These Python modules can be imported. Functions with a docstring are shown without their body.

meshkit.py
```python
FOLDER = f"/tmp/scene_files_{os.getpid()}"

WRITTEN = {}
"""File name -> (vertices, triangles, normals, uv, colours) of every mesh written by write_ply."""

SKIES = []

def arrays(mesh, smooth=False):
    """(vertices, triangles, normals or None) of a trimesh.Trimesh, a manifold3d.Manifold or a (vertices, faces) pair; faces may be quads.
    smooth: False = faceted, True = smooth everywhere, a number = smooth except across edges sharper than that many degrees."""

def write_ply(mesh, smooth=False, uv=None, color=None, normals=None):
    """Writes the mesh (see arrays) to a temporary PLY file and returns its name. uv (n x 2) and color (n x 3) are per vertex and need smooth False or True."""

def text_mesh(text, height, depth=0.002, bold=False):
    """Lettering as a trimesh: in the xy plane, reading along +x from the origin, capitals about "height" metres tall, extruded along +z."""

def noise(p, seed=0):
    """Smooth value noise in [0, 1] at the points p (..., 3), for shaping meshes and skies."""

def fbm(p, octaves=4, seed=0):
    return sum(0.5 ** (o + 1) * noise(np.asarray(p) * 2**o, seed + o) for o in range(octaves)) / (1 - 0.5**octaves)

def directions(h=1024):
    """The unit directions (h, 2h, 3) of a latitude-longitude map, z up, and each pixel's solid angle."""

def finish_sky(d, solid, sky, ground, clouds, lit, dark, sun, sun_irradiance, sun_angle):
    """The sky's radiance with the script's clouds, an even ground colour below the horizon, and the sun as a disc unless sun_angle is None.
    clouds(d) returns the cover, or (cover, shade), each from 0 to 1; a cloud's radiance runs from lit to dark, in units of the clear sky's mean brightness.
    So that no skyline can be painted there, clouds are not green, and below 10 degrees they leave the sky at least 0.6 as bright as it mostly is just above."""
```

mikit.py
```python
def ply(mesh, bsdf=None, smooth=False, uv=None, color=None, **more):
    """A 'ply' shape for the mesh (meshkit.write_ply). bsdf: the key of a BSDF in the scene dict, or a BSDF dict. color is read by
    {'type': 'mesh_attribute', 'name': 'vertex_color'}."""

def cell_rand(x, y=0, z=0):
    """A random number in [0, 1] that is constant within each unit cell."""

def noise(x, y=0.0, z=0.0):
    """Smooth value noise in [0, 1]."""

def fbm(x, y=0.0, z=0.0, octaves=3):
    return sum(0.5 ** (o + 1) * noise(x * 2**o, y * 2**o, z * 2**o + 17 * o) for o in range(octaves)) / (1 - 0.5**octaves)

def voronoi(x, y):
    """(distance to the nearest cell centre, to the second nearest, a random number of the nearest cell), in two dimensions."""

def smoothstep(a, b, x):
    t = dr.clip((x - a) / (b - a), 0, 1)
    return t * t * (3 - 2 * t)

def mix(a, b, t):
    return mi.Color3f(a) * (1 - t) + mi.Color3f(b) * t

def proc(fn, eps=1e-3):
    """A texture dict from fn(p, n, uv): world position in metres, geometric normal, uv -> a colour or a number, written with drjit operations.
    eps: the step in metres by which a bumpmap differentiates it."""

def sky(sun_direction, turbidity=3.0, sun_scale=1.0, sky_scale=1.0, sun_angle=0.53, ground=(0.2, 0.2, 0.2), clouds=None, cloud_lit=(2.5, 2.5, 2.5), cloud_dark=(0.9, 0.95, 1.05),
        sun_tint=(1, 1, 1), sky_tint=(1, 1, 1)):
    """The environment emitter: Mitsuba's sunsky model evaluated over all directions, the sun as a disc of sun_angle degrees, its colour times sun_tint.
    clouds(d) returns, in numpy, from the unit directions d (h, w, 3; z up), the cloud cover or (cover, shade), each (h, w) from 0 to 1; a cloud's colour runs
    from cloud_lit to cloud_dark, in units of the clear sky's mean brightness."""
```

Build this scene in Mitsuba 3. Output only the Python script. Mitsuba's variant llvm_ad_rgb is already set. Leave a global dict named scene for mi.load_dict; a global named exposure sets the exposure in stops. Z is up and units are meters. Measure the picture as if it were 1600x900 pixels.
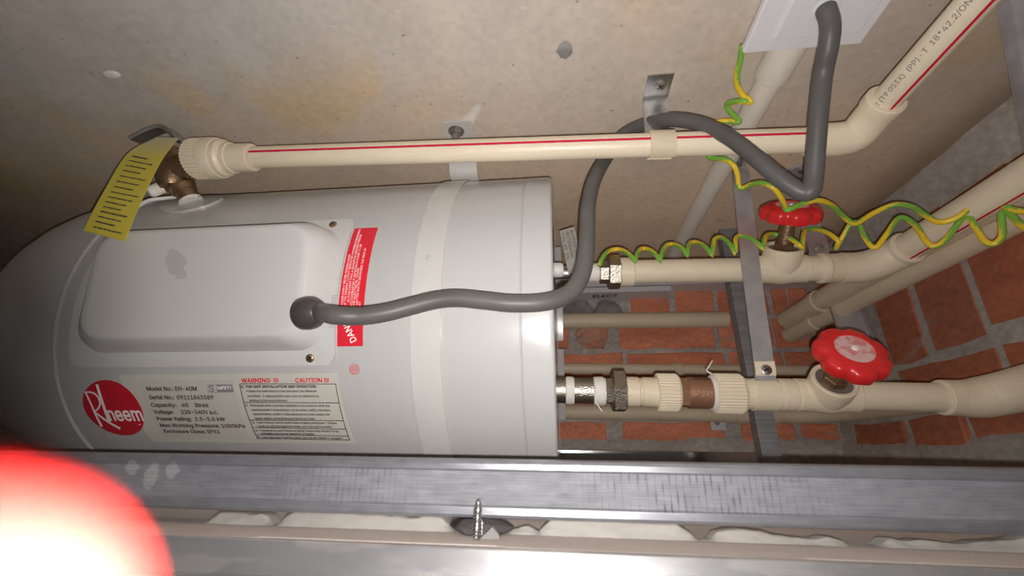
import math, random
import numpy as np, trimesh, mitsuba as mi, mikit, meshkit, drjit as dr
from shapely.geometry import Polygon, LineString, box as sbox
from mikit import noise, fbm, voronoi, smoothstep, mix, proc
T = mi.ScalarTransform4f
scene, labels = {}, {}
V = lambda *a: np.array(a[0] if len(a) == 1 else a, float)
rng = np.random.default_rng(7)

# ------------------------------------------------------------------ camera, light, exposure
FWD, UP = [-0.10987, 0.92674, 0.35928], [0.0266, -0.3586, 0.93311]
scene['camera'] = {'type': 'thinlens', 'fov': 2 * math.degrees(math.atan(800 / 680)), 'fov_axis': 'x', 'near_clip': 0.004, 'far_clip': 50,
                   'aperture_radius': 0.0011, 'focus_distance': 0.5,
                   'to_world': T().look_at(origin=[0, 0, 0], target=FWD, up=UP)}
exposure = -0.25
# the phone's flash: a 5 mm LED window just below the lens
FLASH = V(0.003, 0.0, 0.0) + V(UP) * -0.009 - V(FWD) * 0.001
labels['flash_lamp'] = {'label': 'small bright round flash lamp of the camera beside the fingertip', 'category': 'lamp'}
scene['flash_lamp'] = {'type': 'disk', 'to_world': T().look_at(origin=list(FLASH), target=list(FLASH + V(FWD) + V(UP) * 0.16), up=UP) @ T().scale(0.0026),
                       'emitter': {'type': 'area', 'radiance': {'type': 'rgb', 'value': [47500, 45300, 43600]}},
                       'bsdf': {'type': 'diffuse', 'reflectance': {'type': 'rgb', 'value': [.5, .5, .5]}}}
scene['room_below'] = {'type': 'constant', 'radiance': {'type': 'rgb', 'value': [0.085, 0.079, 0.073]}}

# ------------------------------------------------------------------ helpers
def unit(v):
    v = V(v); return v / np.linalg.norm(v)

def frame(d, up=None):
    d = unit(d)
    if up is None: up = (0, 0, 1) if abs(d[2]) < .9 else (1, 0, 0)
    a = unit(np.cross(up, d)); return a, np.cross(d, a), d

def numbered(key):
    if key not in scene and not any(k.startswith(key + '__') for k in scene): return key
    i = 1
    while f'{key}_{i:03d}' in scene or any(k.startswith(f'{key}_{i:03d}__') for k in scene): i += 1
    return f'{key}_{i:03d}'

def add(key, mesh, mat, smooth=35, **lab):
    key = numbered(key)
    if isinstance(mesh, (list, tuple)): mesh = join(mesh)
    scene[key] = mikit.ply(mesh, mat, smooth=smooth)
    if lab: labels[key] = {k: v for k, v in lab.items()}
    return key

def thing(key, label, category, group=None):
    key = numbered(key)
    labels[key] = {'label': label, 'category': category}
    if group: labels[key]['group'] = group
    return key

def join(ms): return trimesh.util.concatenate(list(ms))
def mk(v, f): 
    m = trimesh.Trimesh(np.asarray(v, float), np.asarray(f, int), process=False); return m

def catmull(pts, m=8):
    p = V(pts); p = np.vstack([2 * p[0] - p[1], p, 2 * p[-1] - p[-2]]); out = []
    for i in range(1, len(p) - 2):
        for t in np.arange(m) / m:
            out.append(.5 * (2 * p[i] + (p[i + 1] - p[i - 1]) * t + (2 * p[i - 1] - 5 * p[i] + 4 * p[i + 1] - p[i + 2]) * t * t + (3 * p[i] - p[i - 1] - 3 * p[i + 1] + p[i + 2]) * t ** 3))
    return np.array(out + [p[-2]])

def tube(pts, r, n=16, section=None, up=None):
    """sweep a circle (or a section polygon) along the points, closed at both ends"""
    p = V(pts); r = np.broadcast_to(r, (len(p),))
    t = np.gradient(p, axis=0); t /= np.linalg.norm(t, axis=1, keepdims=True)
    a, b, _ = frame(t[0], up); rings = []
    sec = section if section is not None else np.stack([np.cos(np.arange(n) * 2 * np.pi / n), np.sin(np.arange(n) * 2 * np.pi / n)], 1)
    n = len(sec)
    for i in range(len(p)):
        a = unit(a - t[i] * (a @ t[i])); b = np.cross(t[i], a)
        rings.append(p[i] + r[i] * (sec[:, :1] * a + sec[:, 1:] * b))
    v = np.vstack(rings + [p[:1], p[-1:]]); f = []
    for i in range(len(p) - 1):
        for j in range(n):
            k = (j + 1) % n
            f += [[i * n + j, i * n + k, (i + 1) * n + k], [i * n + j, (i + 1) * n + k, (i + 1) * n + j]]
    c0, c1, e = len(p) * n, len(p) * n + 1, (len(p) - 1) * n
    for j in range(n):
        k = (j + 1) % n
        f += [[c0, k, j], [c1, e + j, e + k]]
    return mk(v, f)

def rod(a, b, r, n=20): return tube(np.linspace(V(a), V(b), 2), r, n)

def lathe(prof, p0, d, n=40, rib=None, up=None):
    """prof: [(distance along axis, radius)]; rib=(count, depth): ribbed outline"""
    a, b, d = frame(d, up); p0 = V(p0)
    th = np.arange(n) * 2 * np.pi / n
    k = np.ones(n)
    if rib is not None: k = 1 + rib[1] * np.sign(np.sin(th * rib[0])) * np.abs(np.sin(th * rib[0])) ** .4
    v, f = [], []
    for t, r in prof:
        v.append(p0 + d * t + r * k[:, None] * (np.cos(th)[:, None] * a + np.sin(th)[:, None] * b))
    v = np.vstack(v + [[p0 + d * prof[0][0]], [p0 + d * prof[-1][0]]]); m = len(prof)
    for i in range(m - 1):
        for j in range(n):
            q = (j + 1) % n
            f += [[i * n + j, i * n + q, (i + 1) * n + q], [i * n + j, (i + 1) * n + q, (i + 1) * n + j]]
    for j in range(n):
        q = (j + 1) % n
        f += [[m * n, q, j], [m * n + 1, (m - 1) * n + j, (m - 1) * n + q]]
    return mk(v, f)

def bbox(c, s, b=.0008, R=None):
    """box with chamfered edges, centre c, full size s"""
    h = V(s) / 2; b = min(b, .45 * min(s)); pts = []
    for sx in (-1, 1):
        for sy in (-1, 1):
            for sz in (-1, 1):
                g = V(sx, sy, sz) * h
                for k in range(3):
                    q = g - V(sx, sy, sz) * b; q[k] = g[k]; pts.append(q)
    m = trimesh.convex.convex_hull(np.array(pts))
    v = m.vertices if R is None else m.vertices @ np.asarray(R).T
    return mk(v + V(c), m.faces)

def extrude(poly, depth, o, ex, ey):
    """shapely polygon in the plane (o; ex, ey) pushed along ex x ey by depth"""
    m = trimesh.creation.extrude_polygon(poly, depth, engine='earcut')
    ex, ey = unit(ex), unit(ey); ez = np.cross(ex, ey)
    return mk(V(o) + m.vertices @ np.stack([ex, ey, ez]), m.faces)

def strip(path, width, thick, axis):
    """a bent metal strap: the path (3d polyline) widened along axis and given a thickness"""
    p = V(path); axis = unit(axis)
    t = np.gradient(p, axis=0); t = np.array([unit(x) for x in t]); nrm = np.array([unit(np.cross(axis, x)) for x in t])
    w = np.broadcast_to(width, (len(p),))[:, None]
    rings = np.stack([p - axis * w / 2 - nrm * thick / 2, p + axis * w / 2 - nrm * thick / 2, p + axis * w / 2 + nrm * thick / 2, p - axis * w / 2 + nrm * thick / 2], 1)
    v = rings.reshape(-1, 3); f = []
    for i in range(len(p) - 1):
        for j in range(4):
            k = (j + 1) % 4
            f += [[i * 4 + j, i * 4 + k, i * 4 + 4 + k], [i * 4 + j, i * 4 + 4 + k, i * 4 + 4 + j]]
    e = (len(p) - 1) * 4
    f += [[0, 2, 1], [0, 3, 2], [e, e + 1, e + 2], [e, e + 2, e + 3]]
    return mk(v, f)

def hexnut(p0, d, L, r, up=None):
    c = r * .06
    return lathe([(0, r * .9), (c, r), (L - c, r), (L, r * .9)], p0, d, n=6, up=up)

def screw_head(p, d, r, h=.0016):
    """pan head with a cross slot"""
    m = [lathe([(0, r), (h * .6, r * .95), (h, r * .6)], p, d, n=18)]
    return join(m)

def slot(p, d, r, ang=.6):
    a, b, d = frame(d); e = a * math.cos(ang) + b * math.sin(ang); g = np.cross(d, e)
    R = np.stack([e, g, d], 1)
    return join([bbox(V(p) , (r * 1.5, r * .3, .0006), .0001, R), bbox(V(p), (r * .3, r * 1.5, .0006), .0001, R)])

def text_flat(s, x0, x1, y, h, depth=.0003, bold=False):
    m = meshkit.text_mesh(s, h, depth, bold)
    lo, hi = m.bounds[0][0], m.bounds[1][0]
    v = m.vertices.copy(); v[:, 0] = x0 + (v[:, 0] - lo) / (hi - lo) * (x1 - x0); v[:, 1] += y
    return mk(v, m.faces)

# ------------------------------------------------------------------ materials
def rgb(*c): return {'type': 'rgb', 'value': list(c)}
def srgb(r, g, b):
    return [((x / 255) / 12.92 if x <= 10 else ((x / 255 + .055) / 1.055) ** 2.4) for x in (r, g, b)]
def mat(name, colour, rough=.4, metal=0., spec=.5, coat=0., bump=None, bscale=.0004, **more):
    c = colour if isinstance(colour, dict) else rgb(*colour)
    b = {'type': 'principled', 'base_color': c, 'roughness': rough, 'metallic': metal, 'specular': spec, 'clearcoat': coat, **more}
    if bump is not None: b = {'type': 'bumpmap', 'nested_texture': proc(bump, 5e-4), 'nested_bsdf': b, 'scale': bscale}
    scene['mat_' + name] = {'type': 'twosided', 'bsdf': b}
    return 'mat_' + name

def concrete(p, n, uv):
    x, y = p.x, p.y
    big = fbm(x * 5 + 3.1, y * 5 + 9.2, 0, 3)
    mid = fbm(x * 17 + .7, y * 13 + 2.2, 3, 3)
    fine = fbm(x * 160, y * 160, 5, 3)
    c = mix((.58, .475, .37), (.53, .46, .39), smoothstep(.42, .62, big + .12 * (mid - .5)))
    pale = smoothstep(.44, .30, y + .05 * (big - .5)) * smoothstep(.15, -.25, x)
    c = mix(c, (.50, .47, .445), pale * .8)
    c = mix(c, (.66, .50, .355), smoothstep(.38, .70, y + .1 * (mid - .5)) * .85)
    tan = smoothstep(.56, .72, fbm(x * 9 + 11, y * 6 + 4, 2, 3)) * smoothstep(.3, .42, y + .04 * mid)
    c = mix(c, (.60, .43, .23), tan * .55)
    c = 1.02 * c * (.91 + .18 * fine) * (.9 + .2 * mid)
    d1, d2, k = voronoi(x * 42 + 2 * mid, y * 42 + 2 * big)
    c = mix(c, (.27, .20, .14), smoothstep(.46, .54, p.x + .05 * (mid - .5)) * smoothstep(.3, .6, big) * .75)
    dx, dy = p.x + .118, p.y - .425
    burst = smoothstep(.55, .78, noise(p.x * 46 + 30 * p.y, p.y * 34 - 20 * p.x, 3)) * smoothstep(.055, .02, dr.sqrt(dx * dx * .8 + dy * dy * 1.6))
    c = mix(c, (.78, .76, .72), burst * .75)
    speck = smoothstep(.075, .03, d1) * smoothstep(.80, .88, k)
    c = mix(c, (.20, .17, .14), speck * .7)
    s1, s2, k2 = voronoi(x * 20 - y * 9, y * 60)
    c = mix(c, (.66, .63, .59), smoothstep(.1, .03, s1) * smoothstep(.86, .9, k2) * .5)
    return c
def concrete_h(p, n, uv): return fbm(p.x * 220, p.y * 220, 1, 3) + 1.5 * fbm(p.x * 24, p.y * 24, 4, 2)
mat('concrete', proc(concrete), .9, spec=.2, bump=concrete_h, bscale=.00022)

def mortar(p, n, uv):
    a = fbm(p.x * 14, p.y * 14, p.z * 14, 3); b = fbm(p.x * 130, p.y * 130, p.z * 130, 2)
    return mix((.34, .31, .285), (.53, .49, .445), a) * (.75 + .5 * b)
mat('mortar', proc(mortar), .95, spec=.15, bump=lambda p, n, uv: fbm(p.x * 120, p.y * 120, p.z * 120, 3), bscale=.0015)

def brickfn(base, seed):
    def fn(p, n, uv):
        a = fbm(p.x * 12 + seed, p.y * 12, p.z * 30, 3); b = fbm(p.x * 150, p.y * 150, p.z * 150 + seed, 2)
        c = mix([.72 * q for q in base], [min(1, 1.28 * q) for q in base], a) * (.8 + .4 * b)
        return mix(c, (.40, .34, .30), smoothstep(.60, .8, fbm(p.x * 26 + seed, p.y * 26, p.z * 40, 3)) * .5)
    return fn
BR = [mat('brick_red', proc(brickfn((.64, .225, .13), 1)), .9, spec=.15, bump=lambda p, n, uv: fbm(p.x * 160, p.y * 160, p.z * 160, 3), bscale=.001),
      mat('brick_orange', proc(brickfn((.68, .255, .15), 5)), .9, spec=.15),
      mat('brick_brown', proc(brickfn((.52, .18, .105), 9)), .9, spec=.15)]
BRD = [mat('brick_dark', proc(brickfn((.42, .165, .10), 3)), .9, spec=.12), mat('brick_dark_red', proc(brickfn((.44, .155, .09), 7)), .9, spec=.12)]
BRK = mat('brick_broken', proc(brickfn((.55, .28, .19), 14)), .95, spec=.1)
BRG = mat('stone_grey', proc(lambda p, n, uv: mix((.17, .165, .16), (.36, .35, .34), fbm(p.x * 60, p.y * 60, p.z * 60, 3))), .95, spec=.1)

mat('enamel', proc(lambda p, n, uv: mix((.42, .416, .412), (.45, .446, .442), fbm(p.x * 9, p.y * 9, p.z * 9, 2))), .22, spec=.45, coat=.25)
mat('enamel_strap', (.495, .487, .47), .3, spec=.45)
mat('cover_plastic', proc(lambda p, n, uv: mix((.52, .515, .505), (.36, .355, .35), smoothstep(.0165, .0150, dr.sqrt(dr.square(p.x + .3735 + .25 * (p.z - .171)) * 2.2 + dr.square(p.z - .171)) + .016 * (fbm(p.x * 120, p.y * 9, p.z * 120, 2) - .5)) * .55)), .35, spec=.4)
mat('tag_steel', (.50, .49, .47), .4, .6)
mat('polished_steel', (.56, .545, .52), .16, 1.)
mat('label_cream', (.52, .50, .45), .5)
mat('label_paper', (.50, .475, .425), .5)
mat('label_red', (.62, .018, .035), .35)
mat('logo_red', (.50, .015, .03), .4)
mat('print_black', (.05, .045, .045), .6)
mat('print_brown', (.10, .07, .06), .6)
mat('print_white', (.80, .74, .72), .5)
mat('print_red', (.60, .03, .03), .5)
mat('print_grey', (.22, .21, .21), .5)
def pprf(p, n, uv): return mix((.68, .585, .435), (.74, .65, .50), fbm(p.x * 22, p.y * 60, p.z * 60, 2))
mat('beige_pipe', proc(pprf), .38, spec=.4)
mat('beige_old', proc(lambda p, n, uv: mix((.62, .52, .37), (.72, .61, .45), fbm(p.x * 12, p.y * 40, p.z * 40, 3))), .5, spec=.35)
mat('white_conduit', (.66, .62, .55), .45)
mat('white_plastic', (.66, .65, .68), .45)
mat('trunk_white', (.60, .60, .62), .5)
mat('stripe_red', (.55, .012, .05), .45)
mat('clear_clip', (.58, .50, .36), .25, coat=.5)
def brassf(p, n, uv): return mix((.23, .145, .085), (.40, .27, .17), fbm(p.x * 90, p.y * 90, p.z * 90, 3))
mat('brass', proc(brassf), .42, .85, bump=lambda p, n, uv: fbm(p.x * 500, p.y * 500, p.z * 500, 2), bscale=.0004)
def bronzef(p, n, uv): return mix((.33, .17, .10), (.55, .31, .20), fbm(p.x * 70, p.y * 70, p.z * 70, 3))
mat('bronze', proc(bronzef), .45, .7, bump=lambda p, n, uv: fbm(p.x * 500, p.y * 500, p.z * 500, 2), bscale=.0005)
mat('nickel', proc(lambda p, n, uv: mix((.45, .40, .33), (.62, .57, .49), fbm(p.x * 150, p.y * 150, p.z * 150, 2))), .38, 1., bump=lambda p, n, uv: fbm(p.x * 700, p.y * 700, p.z * 700, 2), bscale=.0006)
mat('steel', proc(lambda p, n, uv: mix((.50, .50, .50), (.68, .67, .66), fbm(p.x * 130, p.y * 130, p.z * 130, 2))), .33, 1.)
mat('dull_steel', proc(lambda p, n, uv: mix((.20, .18, .16), (.38, .35, .32), fbm(p.x * 130, p.y * 130, p.z * 130, 2))), .5, .7)
mat('black_metal', (.03, .028, .026), .4, .3)
def galvf(p, n, uv):
    a = fbm(p.x * 110, p.y * 160, p.z * 160, 3); sc = noise(p.x * 60, p.y * 900, p.z * 1100); d = fbm(p.x * 9, p.z * 40, 7, 2)
    c = mix((.175, .18, .20), (.35, .355, .385), .55 * a + .45 * d)
    u = p.x * 222 + 1.2 * noise(p.x * 30, 4, 1); tick = smoothstep(.30, .05, dr.abs(u - dr.floor(u) - .5) + .25 * noise(p.x * 300, 1, p.z * 160))
    zone = smoothstep(.0, .035, p.x) * smoothstep(.20, .12, p.x) + .6 * smoothstep(-.24, -.20, p.x) * smoothstep(-.08, -.14, p.x)
    web = smoothstep(-.0345, -.0325, p.z) * smoothstep(-.009, -.011, p.z)
    for sx, sz, hz_ in ((-.3345, -.0135, .006), (-.3165, -.0185, .0105), (-.300, -.0140, .0065)):
        e = dr.square((p.x - sx) / .0065) + dr.square((p.z - sz) / hz_) + .7 * (noise(p.x * 400, 1, p.z * 400) - .5)
        c = mix(c, (.52, .52, .55), smoothstep(1.1, .4, e) * .6)
    return c * (1 - .45 * tick * zone * web * (.4 + .9 * noise(p.x * 45, 8, p.z * 30))) * (.88 + .24 * sc)
def galvr(p, n, uv):
    web = smoothstep(-.0345, -.0325, p.z) * smoothstep(-.009, -.011, p.z)
    return .27 + .45 * web + .12 * fbm(p.x * 60, p.y * 100, p.z * 100, 2)
scene['mat_galvanised'] = {'type': 'twosided', 'bsdf': {'type': 'principled', 'base_color': proc(galvf), 'roughness': proc(galvr), 'metallic': .55, 'specular': .4}}
def dustyf(p, n, uv):
    a = fbm(p.x * 40, p.y * 90, p.z * 90, 3)
    w = smoothstep(.52, .66, fbm(p.x * 26, p.y * 80, p.z * 80 + 4, 3))
    return mix(mix((.46, .46, .48), (.64, .64, .66), a), (.74, .73, .71), w * .7)
mat('dusty_metal', proc(dustyf), .30, .8)
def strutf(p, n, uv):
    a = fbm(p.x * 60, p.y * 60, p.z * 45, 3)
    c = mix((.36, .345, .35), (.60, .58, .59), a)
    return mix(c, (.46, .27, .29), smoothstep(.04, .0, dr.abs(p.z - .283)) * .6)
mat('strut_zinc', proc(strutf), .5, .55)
mat('stud_zinc', proc(lambda p, n, uv: mix((.23, .245, .26), (.42, .43, .45), noise(p.x * 20, p.y * 20, p.z * 260) * .6 + .4 * fbm(p.x * 90, p.y * 90, p.z * 90, 2))), .5, .6)
def cablef(p, n, uv): return mix((.075, .071, .068), (.110, .105, .102), fbm(p.x * 40, p.y * 40, p.z * 40, 3))
mat('cable_grey', proc(cablef), .45, spec=.35)
mat('rubber_grey', (.055, .046, .045), .35, spec=.5)
mat('wire_sheath', {'type': 'mesh_attribute', 'name': 'vertex_color'}, .3, spec=.5)
mat('handle_red', proc(lambda p, n, uv: mix((.68, .018, .022), (.60, .03, .03), fbm(p.x * 50, p.y * 50, p.z * 50, 2))), .3, spec=.5)
mat('handle_worn', proc(lambda p, n, uv: mix((.60, .22, .21), (.66, .43, .41), smoothstep(.35, .65, fbm(p.x * 180, p.y * 180, p.z * 180, 3)))), .6)
mat('tag_yellow', proc(lambda p, n, uv: mix((.60, .50, .06), (.56, .52, .30), smoothstep(.3, .36, p.z))), .4, spec=.4)
mat('plaster', proc(lambda p, n, uv: mix((.30, .28, .255), (.40, .38, .35), fbm(p.x * 50, p.y * 50, p.z * 90, 3))), .9, spec=.1, bump=lambda p, n, uv: fbm(p.x * 120, p.y * 300, p.z * 260, 3), bscale=.001)
mat('board_paper', proc(lambda p, n, uv: mix((.33, .285, .26), (.40, .35, .32), fbm(p.x * 20, p.y * 60, 0, 2))), .9, spec=.1)
mat('ptfe_tape', (.74, .71, .66), .6)
mat('dark_stone', proc(lambda p, n, uv: mix((.022, .02, .02), (.075, .07, .068), smoothstep(.45, .6, fbm(p.x * 60, p.y * 60, p.z * 60, 3)))), .9, spec=.1)
mat('grey_shard', (.20, .20, .185), .8)
mat('skin', (.46, .0060, .0048), .6, spec=.02)
mat('nail', (.80, .35, .26), .3, spec=.5)
mat('white_cord', (.72, .71, .68), .5)

# ------------------------------------------------------------------ setting: slab, walls, suspended ceiling board
ZS, YW, XR = .40, 1.0, .56
struct = dict(kind='structure')
add('ceiling', bbox((-.15, .35, ZS + .05), (2.3, 1.7, .1), .001), 'mat_concrete', False, label='bare concrete slab with tan stains and scuffs above the water heater', **struct)
add('wall_back', bbox((-.2, YW + .06, .16), (2.0, .12, .50), .001), 'mat_mortar', False, label='brick wall behind the pipes, grey mortar base', **struct)
add('wall_right', bbox((XR + .06, .35, .16), (.12, 1.5, .50), .001), 'mat_mortar', False, label='brick wall at the right with broad mortar joints', **struct)
add('wall_left', bbox((-1.11, .35, .16), (.12, 1.5, .50), .001), 'mat_mortar', False, label='dark wall at the left end of the ceiling void', **struct)

def brick(rect, o, ex, ey, ez, mats, rough=.0014, proud=.006, b=.003):
    """irregular brick on a wall: rect (u0,u1,v0,v1) in the wall plane o + u ex + v ey, standing proud along ez"""
    u0, u1, v0, v1 = rect; j = lambda: rng.normal(0, rough)
    nu = max(1, int((u1 - u0) / .035)); loop = [(u0 + (u1 - u0) * i / nu, v0) for i in range(nu)] + [(u1, v0), (u1, (v0 + v1) / 2)] + [(u1 - (u1 - u0) * i / nu, v1) for i in range(nu)] + [(u0, v1), (u0, (v0 + v1) / 2)]
    loop = np.array(loop) + rng.normal(0, rough, (len(loop), 2)); c = loop.mean(0)
    ins = loop + np.array([(np.sign(c[0] - q[0]) * b * (abs(c[0] - q[0]) > .3 * (u1 - u0)), np.sign(c[1] - q[1]) * b * (abs(c[1] - q[1]) > .3 * (v1 - v0))) for q in loop])
    ex, ey, ez, o = map(V, (ex, ey, ez, o))
    w = lambda q, h: o + q[:, :1] * ex + q[:, 1:] * ey + np.reshape(h, (-1, 1)) * ez
    n = len(loop); pr = proud + rng.normal(0, .0015); v = np.vstack([w(loop, -.01), w(loop, pr - b * .6), w(ins, pr + rng.normal(0, .0004, n)), w(c[None], pr)]); f = []
    for i in range(n):
        k = (i + 1) % n
        for s in (0, n): f += [[s + i, s + k, s + n + k], [s + i, s + n + k, s + n + i]]
        f.append([2 * n + i, 2 * n + k, 3 * n])
    return mk(v, f)

ob, exb, eyb, ezb = (0, YW, 0), (1, 0, 0), (0, 0, 1), (0, -1, 0)
rows = [(.306, .366), (.231, .296), (.156, .2205), (.081, .1455), (.006, .0705)]
cuts = [[(.165, .252), (.268, .352), (.362, .47), (.48, .512), (.519, .556)],
        [(-.10, .018), (.133, .342), (.353, .463), (.472, .545)],
        [(-.12, .135), (.147, .355), (.366, .474), (.484, .545)],
        [(-.02, .09), (.102, .312), (.324, .54)],
        [(-.10, .09), (.126, .330), (.366, .468), (.484, .553)]]
for (z0, z1), cs in zip(rows, cuts):
    for (x0, x1) in cs:
        add('wall_back__brick', brick((x0, x1, z0, z1), ob, exb, eyb, ezb, None), BR[rng.integers(0, 2)], 20)
for xs in ((-.74, -.53), (-.52, -.31), (-.30, -.115)):
    for (z0, z1) in rows: add('wall_back__brick', brick((*xs, z0, z1), ob, exb, eyb, ezb, None), BR[rng.integers(0, 3)], 20)
def lump(c, s, seed, sub=3, amp=.18, flat=None):
    m = trimesh.creation.icosphere(sub); v = m.vertices * 1.0
    v *= (1 + amp * (meshkit.fbm(v * 1.7 + seed * 7.3, 3, seed)[:, None] - .5) * 2)
    return mk(v * V(s) + V(c), m.faces)
# broken brick end, grey stones packed into the wall
add('wall_back__broken_brick', lump((.072, 1.0, .266), (.036, .022, .034), 3, 2, .5), BRK, 25, label='broken crumbling brick end')
add('wall_back__packing_stone', lump((.045, .999, .318), (.035, .02, .03), 5, 3, .3), BRG, 30, label='rough grey stone packed into the wall')
add('wall_back__packing_stone', lump((.112, .999, .318), (.033, .02, .03), 8, 3, .3), BRG, 30)
# rough cement render along the foot of the back wall
def slop(x0, x1, zt, seed, o, ex, ez, depth=.016, n=70, m=16, zb=-.052):
    us = np.linspace(x0, x1, n); P = []
    for k in range(m):
        t = k / (m - 1)
        top = zt + .010 * (meshkit.fbm(np.stack([us * 14, us * 0, us * 0 + seed], 1), 3, seed) - .5) * 2
        z = zb + (top - zb) * t
        h = depth * (1 - t ** 6) + .006 * (meshkit.fbm(np.stack([us * 40, z * 60, us * 0 + seed], 1), 3, seed + 3) - .5) * 2 * (1 - t ** 8)
        P.append(V(o) + us[:, None] * V(ex) + z[:, None] * V(0, 0, 1) + h[:, None] * V(ez))
    v = np.vstack(P); f = []
    for k in range(m - 1):
        for i in range(n - 1):
            a = k * n + i; f += [[a, a + 1, a + n + 1], [a, a + n + 1, a + n]]
    return mk(v, f)
add('wall_back__cement_skirt', slop(-.98, .56, .043, 4, (0, YW - .001, 0), (1, 0, 0), (0, -1, 0)), 'mat_mortar', True, label='rough trowelled cement along the wall foot')
add('wall_right__cement_skirt', slop(-.2, .99, .036, 9, (XR - .001, 0, 0), (0, 1, 0), (-1, 0, 0)), 'mat_mortar', True, label='rough trowelled cement along the wall foot')
# right wall: tall bricks on end above, flat courses below
orr, exr, eyr, ezr = (XR, 0, 0), (0, -1, 0), (0, 0, 1), (-1, 0, 0)
ys = [(.985, .905), (.893, .815)][0:1] + [(.805, .728), (.714, .622), (.612, .52), (.51, .42), (.41, .31), (.30, .19)]
for i, (y1, y0) in enumerate(ys):
    add('wall_right__brick', brick((-y1, -y0, (.152, .152, .158, .166, .166, .166, .166)[i], .352), orr, exr, eyr, ezr, None, .002, .0025, .002), BRD[i % 2], 20)
for (y1, y0) in ((.80, .622), (.611, .43), (.42, .22)):
    add('wall_right__brick', brick((-y1, -y0, .074, .142), orr, exr, eyr, ezr, None, .002, .0025, .002), BRD[rng.integers(0, 2)], 20)
for (y1, y0) in ((.95, .82), (.80, .70), (.69, .60), (.59, .40), (.39, .2)):
    add('wall_right__brick', brick((-y1, -y0, .002, .064), orr, exr, eyr, ezr, None, .002, .0075, .003), BRD[rng.integers(0, 2)], 20)
def fillet():
    ysn = np.linspace(-.2, .99, 80); P = []
    for k in range(9):
        t = k / 8; a = meshkit.fbm(np.stack([ysn * 18, ysn * 0 + t * 2, ysn * 0], 1), 3, 2) - .5
        P.append(np.stack([XR - .030 * t - .010 * a * t, ysn, ZS + .001 - .045 * (1 - t) + .004 * a * (1 - t)], 1))
    v = np.vstack(P); n = 80; f = []
    for k in range(8):
        for i in range(n - 1):
            a = k * n + i; f += [[a, a + 1, a + n + 1], [a, a + n + 1, a + n]]
    return mk(v, f)
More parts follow.
